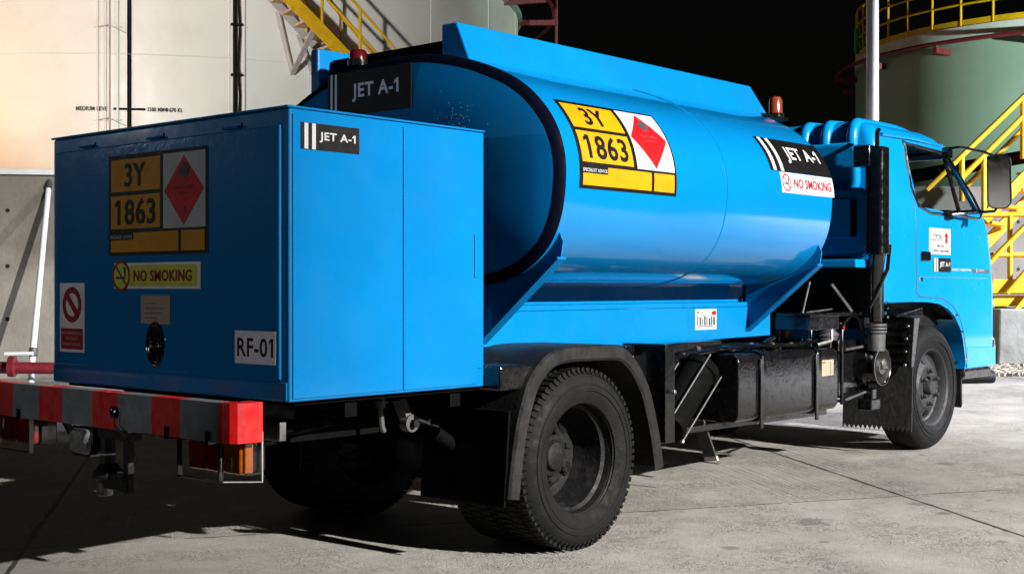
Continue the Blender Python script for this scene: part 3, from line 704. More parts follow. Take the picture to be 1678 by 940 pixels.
fr_ = [(XF - .045, 0, 1), (XF - .02, -.012, 1), (XF - .005, -.035, 1), (XF, -.06, 1), (XF + .03, -.06, .75), (XF + .05, -.06, .4), (XF + .055, -.06, .02)]
tb.loft([sec(*q) for q in fr_], cap0=False)
for x in (2.46,):
    tb.loft([sec(x - .007, -.002), sec(x - .003, .0035), sec(x + .003, .0035), sec(x + .007, -.002)], cap0=False, cap1=False)
tank = tb.done('fuel_tank_barrel', T, smooth=50)
b = MB('black_edge'); b.loft([sec(*q) for q in ((XR + .033, -.001, 1), (XR + .03, -.002, 1), (XR + .018, -.008, 1), (XR + .006, -.028, 1), (XR, -.044, 1))], cap0=False, cap1=False); b.done('tank_rim', tank, smooth=50)
b = MB('blue_paint'); b.loft([sec(*q) for q in ((XR, -.044, 1), (XR - .004, -.06, 1), (XR - .02, -.06, .9), (XR - .04, -.06, .7), (XR - .055, -.06, .4), (XR - .06, -.06, .02))], cap0=False); head = b.done('tank_head', tank, smooth=50)
# flecks of chipped paint on the head
b = MB('chip'); rr = random.Random(3)
for k in range(110):
    y = rr.gauss(-.44, .05); z = rr.gauss(1.80, .065)
    if k % 3 == 0: y, z = rr.gauss(-.52, .05), rr.gauss(1.735, .02)
    s_ = rr.uniform(.0005, .0016); q = ((abs(y) / .925) ** 2.6 + (abs(z - 1.6) / .49) ** 2.6) ** (1 / 2.6); pr_ = [(0, .06), (.4, .055), (.7, .04), (.9, .02), (1.2, 0)]
    for (a0, b0), (a1, b1) in zip(pr_, pr_[1:]):
        if a0 <= q <= a1: xx = XR - (b0 + (b1 - b0) * (q - a0) / (a1 - a0))
    b.lathe((xx - .0015, y, z), (1, 0, 0), [(0, s_), (.004, s_)], None, 5)
b.done('paint_chips', head)
sm = lambda u, v, d: Vector((XR - .050 - d, .098 - u, 2.0 + v))
sign('fuel_grade_sign', sm, jet_layers(.555, .20, .585, .55, .42, 's_pale', .04, .024, .055), head, 'black sign with brightened pale JET A-1 lettering on the dark tank end')
# arc-length map on the right flank
AL = [0]
HL = [(-a, z) for a, z in half]
for i in range(1, len(HL)): AL.append(AL[-1] + math.hypot(HL[i][0] - HL[i - 1][0], HL[i][1] - HL[i - 1][1]))
def flank(x, s_, d):
    i = 1
    while i < len(AL) - 1 and AL[i] < s_: i += 1
    f = (s_ - AL[i - 1]) / (AL[i] - AL[i - 1]); a0, a1 = HL[i - 1], HL[i]
    t0 = Vector((HL[min(i + 1, len(HL) - 1)][0] - HL[i - 1][0], HL[min(i + 1, len(HL) - 1)][1] - HL[i - 1][1])).normalized(); tp = Vector((HL[i][0] - HL[max(i - 2, 0)][0], HL[i][1] - HL[max(i - 2, 0)][1])).normalized()
    t_ = (tp * (1 - f) + t0 * f).normalized(); nn = Vector((t_.y, -t_.x))
    if nn.x > 0: nn = -nn
    q = Vector((a0[0] + (a1[0] - a0[0]) * f, a0[1] + (a1[1] - a0[1]) * f)) + nn * d
    return Vector((x, q.x, q.y))
def s_of(z):
    for i in range(1, len(HL)):
        if HL[i][1] <= z: f = (HL[i - 1][1] - z) / (HL[i - 1][1] - HL[i][1]); return AL[i - 1] + f * (AL[i] - AL[i - 1])
def fsign(name, xc, W, z1, z0, mk, label, skew=0):
    s1, s0 = s_of(z1), s_of(z0); H = s0 - s1; sc_ = (s0 + s1) / 2
    return sign(name, lambda u, v, d: flank(xc + u + skew * v, sc_ - v, d), mk(W, H), tank, label, cuts=[H * (k / 24 - .5) for k in range(1, 24)])
fsign('hazard_placard', 1.683, .70, 1.893, 1.518, hazard_layers, 'bright orange and white hazard placard on the curved tank side')
fsign('fuel_grade_sign', 3.205, .63, 1.872, 1.695, lambda W, H: jet_layers(W, H, .62, .56, .50, 's_white', .045, .05, .115), 'black JET A-1 sign at the front of the tank side')
fsign('no_smoking_sign', 3.245, .55, 1.692, 1.588, lambda W, H: [('rect', 's_white', -W / 2, -H / 2, W / 2, H / 2)] + nosmoke(-W * .40, 0, H * .42, .008) + [('text', 's_darkred', 'NO SMOKING', W * .09, 0, H * .46, W * .72, .02)], 'white NO SMOKING strip under the black sign on the tank side')
# coamings, deck, beacons
def coaming(yi, yo_t, yo_b, zt, zb, x0, x1, rake):
    b = MB('blue_paint')
    b.hexa([(x0 - .0, yi, zb), (x1, yi, zb), (x1, yo_b, zb), (x0, yo_b, zb), (x0, yi, zt), (x1 - rake, yi, zt), (x1 - rake, yo_t, zt), (x0, yo_t, zt)])
    return b.done('coaming', tank, .008)
coaming(-.27, -.362, -.46, 2.268, 2.05, 1.262, 3.80, .09)
coaming(.60, .545, .545, 2.258, 1.98, 1.25, 3.75, .09)
b = MB('black_edge'); b.box(1.34, 3.6, -.26, .535, 2.10, 2.198); b.tube([(1.335, .53, 2.198), (1.335, -.26, 2.203)], .012, None, 8); b.done('roof_walkway', tank, .006)
def beacon(name, c, r_, h_, m, base, par):
    be = MB('black_smooth'); be.lathe(c, (0, 0, 1), [(-base, r_ * 1.12), (0, r_ * 1.12), (.004, r_)], None, 24); o = be.done(name, par, smooth=40)
    be = MB(m); be.lathe(c, (0, 0, 1), [(.002, r_ * .95), (h_ * .75, r_ * .9), (h_ * .92, r_ * .75), (h_, r_ * .3)], None, 24); be.done('beacon_lens', o, smooth=40)
    return o
beacon('beacon_light', (1.30, .315, 2.180), .045, .052, 'beacon_red', .028, tank)
bb_ = MB('black_smooth'); bb_.box(3.70, 3.99, -.45, -.33, 2.085, 2.105); bb_.box(3.60, 3.74, -.42, -.30, 2.03, 2.105); bb_.done('beacon_bracket', tank)
beacon('beacon_light', (3.93, -.40, 2.125), .042, .105, 'beacon_amber', .02, tank)
# --- subframe: deck, skirt web, gussets
b = MB('blue_paint'); b.box(1.2, 3.70, -.50, .50, 1.005, 1.03); b.box(1.25, 3.5, -.44, .44, 1.03, 1.118); b.done('subframe_deck', T, .004)
for s_ in (-1, 1):
    b = MB('blue_paint')
    poly = [(1.20, .855), (1.75, .852), (2.0, .838), (2.5, .826), (3.69, .84), (3.69, 1.004), (1.20, 1.004)]
    b.prism(poly, lambda u, v, d: Vector((u, s_ * (.492 + d), v)), 0, .012); sk = b.done('skirt_panel', T, .003)
    if s_ < 0:
        sign('data_plate', lambda u, v, d: Vector((3.022 + u, -.504 - d, .942 + v)), [('rect', 's_white', -.103, -.054, .103, .054), ('rect', 's_letter', -.095, -.046, .095, .046)] + [('rect', 's_line', -.085 + k * .022, -.03, -.085 + k * .022 + (.012 if k % 2 else .007), .018 - .006 * (k % 3)) for k in range(8)] + [('rect', 's_line', -.085, -.037, .06, -.034), ('poly', 's_red', [(.05, .025), (.092, .025), (.092, .044), (.06, .044)]), ('rect', 's_line', -.09, .035, -.07, .041)], sk, 'white plate with worn dark print on the skirt panel')
    for xg in (1.27, 3.45):
        b = MB('blue_paint')
        ed = [(y, z) for y, z in HL if z < 1.36 and y < -.5]
        poly = [(-.49, .86)] + [(-.49, 1.112)] + [(y, z) for y, z in reversed(ed)] + [(-.955, 1.30), (-.945, 1.235)]
        b.prism([(s_ * -u, v) for u, v in poly], lambda u, v, d: Vector((xg + d, u, v)), -.004, .004)
        A, B_ = Vector((xg, s_ * .498, .868)), Vector((xg, s_ * .945, 1.232))
        b.beam(A, B_, .055, .012, (0, -s_, 1)); b.done('tank_gusset', T, .002)

# --- chassis
for s_ in (-1, 1):
    b = MB('soft_black'); y0 = s_ * .37
    b.box(-.02, 5.9, y0 - .004, y0 + .004, .52, .69); b.box(-.02, 5.9, min(y0, y0 - s_ * .06), max(y0, y0 - s_ * .06), .682, .69); b.box(-.02, 5.9, min(y0, y0 - s_ * .06), max(y0, y0 - s_ * .06), .52, .528); b.done('chassis_rail', T)
for x in (.05, .62, 1.5, 2.4, 3.3, 4.2):
    b = MB('black_gloss'); b.box(x - .04, x + .04, -.37, .37, .54, .67); b.done('cross_member', T, .004)
b = MB('soft_black'); b.box(.05, 1.15, -.74, .74, .70, .716); b.box(.3, .36, -.72, .72, .64, .70); b.box(.85, .91, -.72, .72, .64, .70); b.done('cabinet_floor_frame', T, .003)
AX = 1.505; RAD = .385
b = MB('black_matt'); b.lathe((AX, 0, RAD), (0, 1, 0), [(-.68, .05), (-.25, .055), (-.17, .12), (-.08, .17), (.08, .17), (.17, .12), (.25, .055), (.68, .05)], None, 24); b.done('rear_axle', T, smooth=40)
b = MB('black_matt'); b.tube([(AX + .1, 0, .42), (2.9, 0, .58), (4.3, 0, .62)], .045, None, 12); b.done('prop_shaft', T, smooth=40)
for s_ in (-1, 1):
    b = MB('black_matt')
    for k in range(5): b.loft([[Vector((AX + (1 - .12 * k) * u * .62, s_ * .46 - .035, .47 + .10 * u * u * (1 if k < 4 else 1) - .013 * k + 0)), Vector((AX + (1 - .12 * k) * u * .62, s_ * .46 + .035, .47 + .10 * u * u - .013 * k)), Vector((AX + (1 - .12 * k) * u * .62, s_ * .46 + .035, .482 + .10 * u * u - .013 * k)), Vector((AX + (1 - .12 * k) * u * .62, s_ * .46 - .035, .482 + .10 * u * u - .013 * k))] for u in [i / 8 - 1 for i in range(17)]])
    b.done('leaf_spring', T)
    b = MB('grey_hose'); b.lathe((.83, s_ * .51, .565), (0, 1, 0), [(-.02, .036), (.02, .036)], None, 18); b.lathe((.83, s_ * .535, .565), (0, 1, 0), [(-.02, .016), (.02, .016)], 'black_matt', 12); b.beam((.83, s_ * .50, .565), (.80, s_ * .48, .66), .03, .05, (0, 1, 0)); b.done('spring_shackle', T, smooth=35)
    b = MB('soft_black'); b.tube([(.94, s_ * .55, .52), (1.22, s_ * .62, .33)], .028, None, 10); b.done('shock_absorber', T, smooth=40)
b = MB('grey_hose'); b.tube([(.68, -.5, .69), (.68, -.5, .635)], .022, None, 10); b.tube([(.68, -.5, .65), (.69, -.5, .56), (.70, -.5, .54)], .011, 'grey_hose', 8); b.tube([(.68, -.5, .652), (.68, -.5, .664)], .03, None, 10); b.done('drain_pipe', T, smooth=40)
b = MB('steel'); b.box(.13, .16, -.56, -.46, .555, .625); b.done('tow_plate', T, .003)
b = MB('soft_black'); b.tube([(.16, -.46, .60), (.32, -.42, .585), (.5, -.4, .60)], .03, None, 10); b.done('tail_pipe', T, smooth=40)

# --- bumper with stripes
BX, BH = -.30, .865
bumper = MB('bumper_grey')
def zbump(y): return 0
outl = [(BX, y) for y in (1.08, .5, 0, -.5, -.80)] + [(BX + .012, -.845), (BX + .035, -.86), (BX + .075, -.865), (BX + .12, -.865)]
edges = []
py_ = [0, 20.7, 64, 101.5, 151, 193, 248, 294.6, 356]
ye = [yz(p_, 660, BX)[0] for p_ in py_]
segs = []
ys_list = [1.15] + ye[1:] + [-.80]
N = len(ys_list)
inner = 0.004
zb0, zb1 = .606, .737
def bm_pt(i): return outl[i]
# straight segments in alternating colours
for k in range(N - 1):
    m_ = 'bumper_red' if k % 2 == 0 else 'bumper_grey'
    bumper.hexa([(BX, ys_list[k], zb0), (BX, ys_list[k + 1], zb0), (BX + .06, ys_list[k + 1], zb0), (BX + .06, ys_list[k], zb0), (BX, ys_list[k], zb1), (BX, ys_list[k + 1], zb1), (BX + .06, ys_list[k + 1], zb1), (BX + .06, ys_list[k], zb1)], m_)
cor = [(BX, -.80), (BX + .006, -.832), (BX + .022, -.853), (BX + .045, -.862), (BX + .115, -.864)]
for k in range(4):
    (xa, ya), (xb, yb) = cor[k], cor[k + 1]
    ia, ib = (max(xa, BX + .0) + .06 if k < 3 else xa + .05, -.79), (xb + .05 if k < 3 else xb, -.79)
    bumper.hexa([(xa, ya, zb0), (xb, yb, zb0), (ib[0], ib[1], zb0), (ia[0], ia[1], zb0), (xa, ya, zb1), (xb, yb, zb1), (ib[0], ib[1], zb1), (ia[0], ia[1], zb1)], 'bumper_red')
bo = bumper.done('rear_bumper', T, smooth=40)
b = MB('black_smooth'); yb_, zb_ = yz(189, 675, BX); b.lathe((BX - .001, yb_, zb_), (-1, 0, 0), [(0, .022), (.01, .022), (.016, .012)], None, 16); b.done('bumper_plug', bo, smooth=35)
b = MB('grey_hose'); p0, p1, p2 = yz(187, 682, BX - .02), yz(187, 697, BX - .02), yz(205, 714, BX - .02)
b.tube([(BX - .02, *p0), (BX - .02, *p1), (BX - .02, *p2)], .003, None, 6); b.done('loose_wire', bo)
for y in (-.4, .4):
    b = MB('black_matt'); b.box(-.24, .3, y - .04, y + .04, .61, .68); b.done('bumper_arm', T, .004)
# rear lamps in wire guards
def rear_lamp(yA, yB, zc):                                     # yA outer, yB inner
    s_ = 1 if yA > yB else -1; xx = -.215; W_ = abs(yA - yB); yc = (yA + yB) / 2
    b = MB('black_smooth'); b.prism(rrect(-W_ / 2, W_ / 2, -.06, .06, .022), lambda u, v, d: Vector((xx + d, yc + u, zc + v)), .012, .085); o = b.done('rear_lamp', T, .006, smooth=40)
    def cell(m, u0, u1):
        b = MB(m); lo, hi = yc + s_ * (u0 - .5) * W_, yc + s_ * (u1 - .5) * W_
        b.prism(rrect(min(lo, hi) + .002, max(lo, hi) - .002, -.055, .055, .014), lambda u, v, d: Vector((xx - d, u, zc + v)), -.014, .014)
        for k in range(5): pass
        b.done('lens', o, .006, smooth=40)
    cell('lens_red', .02, .36); cell('lens_red', .36, .66); cell('lens_amber', .66, .98)
    b = MB('lens_amber'); b.box(xx - .004, xx + .03, *sorted((yA - s_ * .012, yA + s_ * .004)), zc - .05, zc + .05); b.done('side_lens', o, .003)
    g_ = MB('black_smooth')
    for yy in (yc - s_ * W_ * .5 - s_ * .012, yc + s_ * W_ * .22):
        g_.beam((xx - .035, yy, zc - .085), (xx - .035, yy, zc + .085), .018, .006, (0, 1, 0)); g_.box(BX - .007, BX - .001, yy - .009, yy + .009, .60, .64); g_.box(BX - .007, xx - .03, yy - .009, yy + .009, .598, .603)
    g_.tube([(xx - .035, yc - s_ * W_ * .53, zc - .082), (xx - .035, yc + s_ * W_ * .25, zc - .082)], .004, None, 6)
    yo = yA + s_ * .012
    g_.tube([(xx - .035, yc + s_ * W_ * .22, zc + .075), (xx - .035, yc + s_ * W_ * .22, zc - .082), (xx + .06, yo, zc - .082), (xx + .06, yo, zc + .085)], .0035, 'galv', 6)
    g_.done('lamp_guard', o)
ya_, za_ = yz(402, 751, -.215); yb2, _ = yz(312, 751, -.215)
rear_lamp(ya_, yb2, za_)
ya_, za2 = yz(-20, 695, -.215); yb2, za_ = yz(62, 705, -.215)
rear_lamp(ya_, yb2, za_ + .0)
# reversing lamp, hitch post
yc_, zc_ = yz(133, 722, -.24)
b = MB('black_smooth'); b.loft([[Vector((-.24 + dx, yc_ + u * s, zc_ + v * s)) for u, v in rrect(-.078, .078, -.056, .056, .032)] for dx, s in ((0, 1), (.05, 1.03), (.09, .8), (.11, .4))]); rl_ = b.done('reversing_lamp', T, smooth=40)
b = MB('lens_clear'); b.loft([[Vector((-.241 + dx, yc_ + u * s, zc_ + v * s)) for u, v in rrect(-.07, .07, -.048, .048, .028)] for dx, s in ((0, 1), (-.010, .93), (-.016, .7), (-.018, .2))]); b.done('lens', rl_, smooth=50)
b = MB('black_smooth'); b.beam((-.22, yc_ + .10, zc_ + .02), (-.22, yc_ + .19, zc_ + .10), .02, .02, (1, 0, 0)); b.done('lamp_bracket', rl_)
hx = -.20
p = [yz(q[0], q[1], hx) for q in ((176, 705), (176, 745), (176, 770), (168, 792), (166, 812))]
b = MB('black_matt')
b.tube([(hx, *yz(176, 700, hx)), (hx, *yz(177, 760, hx))], .028, None, 14); b.lathe((hx, *yz(177, 758, hx)), (0, 0, -1), [(0, .03), (.03, .055), (.05, .06), (.06, .045)], None, 20)
y1_, z1_ = yz(171, 715, hx); y2_, z2_ = yz(222, 712, hx); b.box(hx - .03, hx + .03, min(y1_, y2_), max(y1_, y2_), z1_ - .0, z1_ + .055)
y3_, z3_ = yz(211, 808, hx); b.box(hx - .014, hx + .014, y3_ - .016, y3_ + .016, z3_, z1_ + .03)
y4_, z4_ = yz(190, 795, hx); b.box(hx - .03, hx + .02, y3_ - .01, y4_ + .04, z4_ - .01, z4_ + .045)
hit_ = b.done('tow_hitch', T, .004, smooth=35)
b = MB('steel'); yh, zh = yz(172, 797, hx); b.lathe((hx, yh, zh - .032), (0, 0, 1), [(0, .022), (.004, .028), (.05, .030), (.06, .02), (.08, .012)], None, 18); b.done('hitch_pin', hit_, smooth=35)
b = MB('galv'); b.lathe((hx, *yz(177, 744, hx)), (0, 0, 1), [(0, .0295), (.006, .0295)], None, 16); b.done('wire_tie', hit_)

# --- wheels
def tyre(name, parent, yout, wid, c, s_, lug, Rr=RAD):          # s_: -1 right side; yout outer face
    prof = [(.006, .236), (-.010, .262), (-.018, .30), (-.012, .335), (.006, .360), (.028, .3765), (wid * .3, .382), (wid * .5, .383), (wid * .7, .382), (wid - .028, .3765), (wid - .014, .36), (wid - .004, .335), (wid + 0, .30), (wid + .004, .262), (wid - .006, .236)]
    prof = [(a * 1.0, r_ * Rr / .385) for a, r_ in prof]
    b = MB('tyre'); b.lathe((c[0], yout, c[1]), (0, -s_, 0), prof, None, 72, caps=False)
    for (a, r_) in ((-.0155, .318), (-.0165, .292)):
        b.lathe((c[0], yout, c[1]), (0, -s_, 0), [(a - .001, r_ + .004), (a - .0035, r_ + .002), (a - .0035, r_ - .002), (a - .001, r_ - .004)], None, 72, caps=False)
    n = 74
    if lug == 'block':
        for k in range(n):
            for row, (o0, o1) in enumerate(((.012, .062), (.072, .125), (.132, wid - .012))):
                t_ = 2 * math.pi * (k + (.5 if row % 2 else 0)) / n; ct, st_ = math.cos(t_), math.sin(t_)
                rad = Vector((ct, 0, st_)); tan = Vector((-st_, 0, ct)); mid_ = (o0 + o1) / 2
                b.obox(Vector((c[0], yout, c[1])) + rad * .3805 * Rr / .385 + Vector((0, -s_ * mid_, 0)), tan, (0, 1, 0), rad, .0098 + .002 * ((k * 7) % 3 - 1), (o1 - o0) / 2 * 1.0, .006)
            t_ = 2 * math.pi * k / n; rad = Vector((math.cos(t_), 0, math.sin(t_))); tan = Vector((-rad.z, 0, rad.x))
            b.obox(Vector((c[0], yout - s_ * .012, c[1])) + rad * .366 * Rr / .385, tan, (Vector((0, 1, 0)) * -s_ + rad * 1.1).normalized(), (Vector((0, -s_, 0)) * -1.1 + rad).normalized(), .009, .012, .005)
    else:
        for k in range(4):
            o0 = .03 + k * .043
            b.lathe((c[0], yout, c[1]), (0, -s_, 0), [(o0, .381), (o0, .3865), (o0 + .034, .3865), (o0 + .034, .381)], None, 72, caps=False)
    return b.done(name, parent, smooth=32)
def rim_rear(parent, yout, c, s_, disc=.19):
    b = MB('rim')
    b.lathe((c[0], yout, c[1]), (0, -s_, 0), [(.012, .232), (.004, .240), (.0, .244), (.004, .247), (.016, .243), (.02, .232), (.05, .226), (.06, .212), (.15, .203), (disc + .01, .19), (disc + .014, .15), (disc, .13), (disc - .015, .12), (disc - .015, .06), (disc - .015, .0)], None, 56, caps=False)
    b.lathe((c[0], yout, c[1]), (0, -s_, 0), [(disc, .098), (disc - .03, .088), (disc - .034, .07), (disc - .055, .06), (disc - .06, .045), (disc - .06, 0)], None, 28, caps=False)
    o = b.done('rim', parent, smooth=35)
    for k in range(6):
        t_ = 2 * math.pi * (k + .3) / 6; b = MB('rim'); q = Vector((c[0] + .105 * math.cos(t_), yout - s_ * (disc - .012), c[1] + .105 * math.sin(t_)))
        b.lathe(q, (0, s_, 0), [(0, .016), (.022, .014), (.03, .008)], None, 6); b.done('wheel_nut', o)
    for k in range(5):
        t_ = 2 * math.pi * (k + .62) / 5; ct, st_ = math.cos(t_), math.sin(t_); b = MB('s_black')  # no opening cut: raised black ellipse paints the shade of a hole
        b.prism([(u * .034, v * .022) for u, v in [(math.cos(i * .35), math.sin(i * .35)) for i in range(18)]], lambda u, v, d: Vector((c[0] + .160 * ct - u * st_ + v * ct, yout - s_ * (disc + .0105 - d), c[1] + .160 * st_ + u * ct + v * st_)), 0, .006); b.done('hand_hole_shade', o)
    return o
for s_ in (-1, 1):
    for k in (0, 1):
        yo = s_ * (.87 - k * .232)
        wh = bpy.data.objects.new('rear_wheel', None); sc.collection.objects.link(wh); wh.location = (AX, yo, RAD); WM[wh] = Matrix.Translation(wh.location); wh.parent = T; wh.matrix_parent_inverse = WM[T].inverted()
        tyre('tyre', wh, yo, .205, (AX, RAD), s_, 'block')
        rim_rear(wh, yo + (-s_ * .006), (AX, RAD), s_, .19 if k == 0 else .05)
FX, FZ = 5.117, .480
for s_ in (-1, 1):
    yo = s_ * .84
    wh = bpy.data.objects.new('front_wheel', None); sc.collection.objects.link(wh); wh.location = (FX, yo, FZ); WM[wh] = Matrix.Translation(wh.location); wh.parent = T; wh.matrix_parent_inverse = WM[T].inverted()
    tyre('tyre', wh, yo, .20, (FX, FZ), s_, 'rib', .394)
    b = MB('rim_front'); cc = (FX, yo, FZ)
    b.lathe(cc, (0, -s_, 0), [(.012, .232), (.004, .240), (0, .244), (.004, .247), (.014, .240), (.016, .23), (.03, .222), (.06, .215), (.066, .205), (.064, .195), (.042, .145), (.032, .132), (.030, .085), (.034, .07), (.05, .066)], None, 56, caps=False)
    b.lathe(cc, (0, -s_, 0), [(.05, .068), (.05, .05), (.012, .046), (.0, .040), (-.004, .02), (-.004, 0)], None, 28, caps=False); o = b.done('rim', wh, smooth=35)
    for k in range(6):
        t_ = 2 * math.pi * (k + .5) / 6; b = MB('rim_front'); b.lathe((FX + .103 * math.cos(t_), yo - s_ * .03, FZ + .103 * math.sin(t_)), (0, s_, 0), [(0, .018), (.006, .018), (.008, .014), (.028, .013), (.034, .008)], None, 8); b.done('wheel_nut', o, smooth=35)
    for k in range(4):
        t_ = R(95 + 90 * k); ct, st_ = math.cos(t_), math.sin(t_); b = MB('s_black')  # black ellipse laid on the disc as the painted dark of a hole
        b.prism([(u * .038, v * .021) for u, v in [(math.cos(i * .35), math.sin(i * .35)) for i in range(18)]], lambda u, v, d: Vector((FX + .168 * ct - u * st_ + v * ct, yo - s_ * (.0500 + .44 * v - d), FZ + .168 * st_ + u * ct + v * st_)), 0, .0035); b.done('hand_hole_shade', o)
b = MB('black_matt'); b.tube([(FX, -.7, FZ), (FX, .7, FZ)], .05, None, 12); b.box(FX - .06, FX + .06, -.55, .55, FZ - .1, FZ - .02); b.done('front_axle', T, .004, smooth=40)

# --- rear mudguards
for s_ in (-1, 1):
    arcp = [(1.005, 0.276), (1.024, 0.401), (1.05, 0.534), (1.087, 0.646), (1.132, 0.738), (1.189, 0.797), (1.263, 0.844), (1.35, 0.863), (1.452, 0.867), (1.599, 0.865), (1.717, 0.862), (1.789, 0.842), (1.871, 0.783), (1.936, 0.703), (1.979, 0.63), (2.041, 0.452), (2.075, 0.296)]
    P_ = catmull(arcp, 2)
    b = MB('fender')
    def off(i, d_):
        a_ = P_[max(i - 1, 0)]; c_ = P_[min(i + 1, len(P_) - 1)]; t_ = (c_ - a_).normalized(); nn = Vector((t_.y, -t_.x)); return P_[i] + nn * d_
    rings_ = []
    for i in range(len(P_)):
        rings_.append([Vector((q.x, s_ * y, q.y)) for y, q in ((.40, off(i, 0)), (.885, off(i, 0)), (.895, off(i, .008)), (.898, off(i, .055)), (.890, off(i, .066)), (.880, off(i, .058)), (.872, off(i, .014)), (.40, off(i, .014)))])
    b.loft(rings_); b.done('mudguard', T, smooth=35)
    b = MB('soft_black'); b.hexa([(1.0, min(s_ * .40, s_ * .87), .24), (1.012, min(s_ * .40, s_ * .87), .24), (1.012, max(s_ * .40, s_ * .87), .24), (1.0, max(s_ * .40, s_ * .87), .24), (1.03, min(s_ * .40, s_ * .87), .62), (1.042, min(s_ * .40, s_ * .87), .62), (1.042, max(s_ * .40, s_ * .87), .62), (1.03, max(s_ * .40, s_ * .87), .62)]); b.done('mud_flap', T, .003)
    b = MB('black_gloss'); b.box(.99, 1.2, min(s_ * .45, s_ * .86), max(s_ * .45, s_ * .86), .70, .80); b.done('mudguard_bracket', T, .01)

# --- right-hand under-body equipment
ft = MB('black_gloss'); XA, XB = 2.965, 4.045
ft.prism(rrect(-.74, -.38, .412, .765, .045, 6), lambda u, v, d: Vector((d, u, v)), XA, XB); fo = ft.done('fuel_tank', T, .006, smooth=35)
for x in (3.19, 3.79):
    b = MB('black_smooth'); b.prism(rrect(-.752, -.368, .400, .777, .05, 6), lambda u, v, d: Vector((x + d, u, v)), 0, .045); b.box(x - .03, x + .0, -.756, -.745, .37, .74); b.done('tank_strap', fo, .003, smooth=35)
sign('data_plate', lambda u, v, d: Vector((3.91 + u, -.742 - d, .655 + v)), [('rect', 's_tan', -.075, -.045, .075, .045), ('rect', 's_line', -.06, .028, -.02, .034), ('rect', 's_dull', .035, -.04, .04, .035)], fo)
b = MB('black_smooth'); b.lathe((3.55, -.6, .765), (0, 0, 1), [(0, .05), (.03, .05), (.035, .04)], None, 20); b.tube([(3.62, -.55, .77), (3.60, -.58, .83), (3.52, -.56, .80)], .012, None, 8); b.done('filler_cap', fo, smooth=35)
b = MB('black_smooth')
for k in range(5):
    y = -.45 - .05 * k; b.tube([(2.5, y, .80 - .01 * k), (2.9, y + .03 * math.sin(k), .795), (3.3, y - .02, .79 + .012 * math.sin(2 * k)), (3.7, y, .785), (4.05, y + .05, .80)], .008 + .003 * (k % 3), None, 8)
b.done('air_lines', T, smooth=40)
b = MB('steel')
for k, (x, y, z) in enumerate(((2.75, -.62, .80), (3.02, -.66, .79), (3.3, -.6, .80), (3.42, -.66, .80), (3.68, -.63, .79), (3.95, -.6, .80))): b.tube([(x, y, z), (x + .03, y, z)], .013, None, 8)
b.done('line_fittings', T, smooth=40)
# slanted canister with tie rods
A, B_ = Vector((2.70, -.69, .715)), Vector((2.37, -.69, .435)); ax = (B_ - A).normalized(); L_c = (B_ - A).length
b = MB('soft_black'); b.lathe(A, ax, [(0, .06), (.008, .098), (.035, .104), (.05, .098), (.055, .088), (L_c - .055, .088), (L_c - .05, .098), (L_c - .03, .104), (L_c - .008, .098), (L_c, .06)], None, 32); ca = b.done('filter_canister', T, smooth=40)
sd_ = ax.cross(Vector((0, 1, 0))).normalized()
for k in range(4):
    v = (sd_ * math.cos(R(45 + 90 * k)) + Vector((0, 1, 0)) * math.sin(R(45 + 90 * k))) * .108
    b = MB('grey_hose'); b.tube([A + v - ax * .01, B_ + v + ax * .02], .0045, None, 6); b.lathe(B_ + v + ax * .005, ax, [(0, .010), (.014, .010)], 'steel', 6); b.done('tie_rod', ca, smooth=40)
b = MB('black_smooth'); b.box(2.22, 2.30, -.80, -.55, .38, .845); b.tube([(2.26, -.81, .62), (2.26, -.83, .62)], .012, 'steel', 8); b.done('step_post', T, .006)
for q in ((2.34, 2.52, -.50, -.49, .50, .80), (2.12, 2.22, -.62, -.61, .50, .80)):
    b = MB('grey_hose'); b.box(*q); b.done('bracket_plate', T, .004)
b = MB('black_smooth'); b.box(2.15, 3.0, -.62, -.50, .78, .835); b.done('pipe_tray', T, .006)
b = MB('mud_rubber'); b.beam((2.88, -.55, .42), (2.93, -.60, .215), .075, .012, (1, 0, .2)); b.done('rubber_strap', T, .002)
b = MB('galv'); b.beam((2.926, -.597, .235), (2.93, -.60, .213), .077, .014, (1, 0, .2)); b.done('strap_end', T)
b = MB('black_gloss'); b.beam((2.2, -.62, .40), (4.1, -.62, .385), .04, .03); b.done('lower_rail', T)
# battery cage
bc = MB('black_smooth'); Yf = -.72
fr2 = [(4.13, .43), (4.13, .86), (4.17, .91), (4.25, .945), (4.33, .93), (4.40, .86), (4.47, .50)]
bc.tube([(x, Yf, z) for x, z in fr2], .011, None, 8); bc.tube([(x, Yf + .2, z) for x, z in fr2], .011, None, 8)
for x, z in ((4.13, .45), (4.47, .50), (4.13, .90), (4.40, .88)): bc.tube([(x, Yf, z), (x, Yf + .2, z)], .010, None, 8)
bc.box(4.15, 4.44, Yf + .03, Yf + .22, .47, .80); cg = bc.done('battery_cage', T, .004, smooth=35)
b = MB('steel'); b.tube([(4.14, Yf - .014, .748), (4.44, Yf - .014, .762)], .009, None, 8); b.tube([(4.14, Yf - .014, .455), (4.46, Yf - .014, .495)], .008, None, 8); b.done('cage_bar', cg, smooth=40)
b = MB('s_red'); b.lathe((4.13, Yf - .012, .872), (0, -1, 0), [(0, .010), (.003, .010)], None, 14); b.done('warning_dot', cg)
b = MB('black_smooth'); b.box(3.72, 4.46, -.74, -.52, .945, .965); b.box(3.72, 4.08, -.73, -.50, .87, .945); b.done('equipment_shelf', T, .004)
b = MB('black_smooth'); b.box(3.70, 3.92, -.74, -.728, .872, .944); b.done('shelf_face', T, .003)
b = MB('steel')
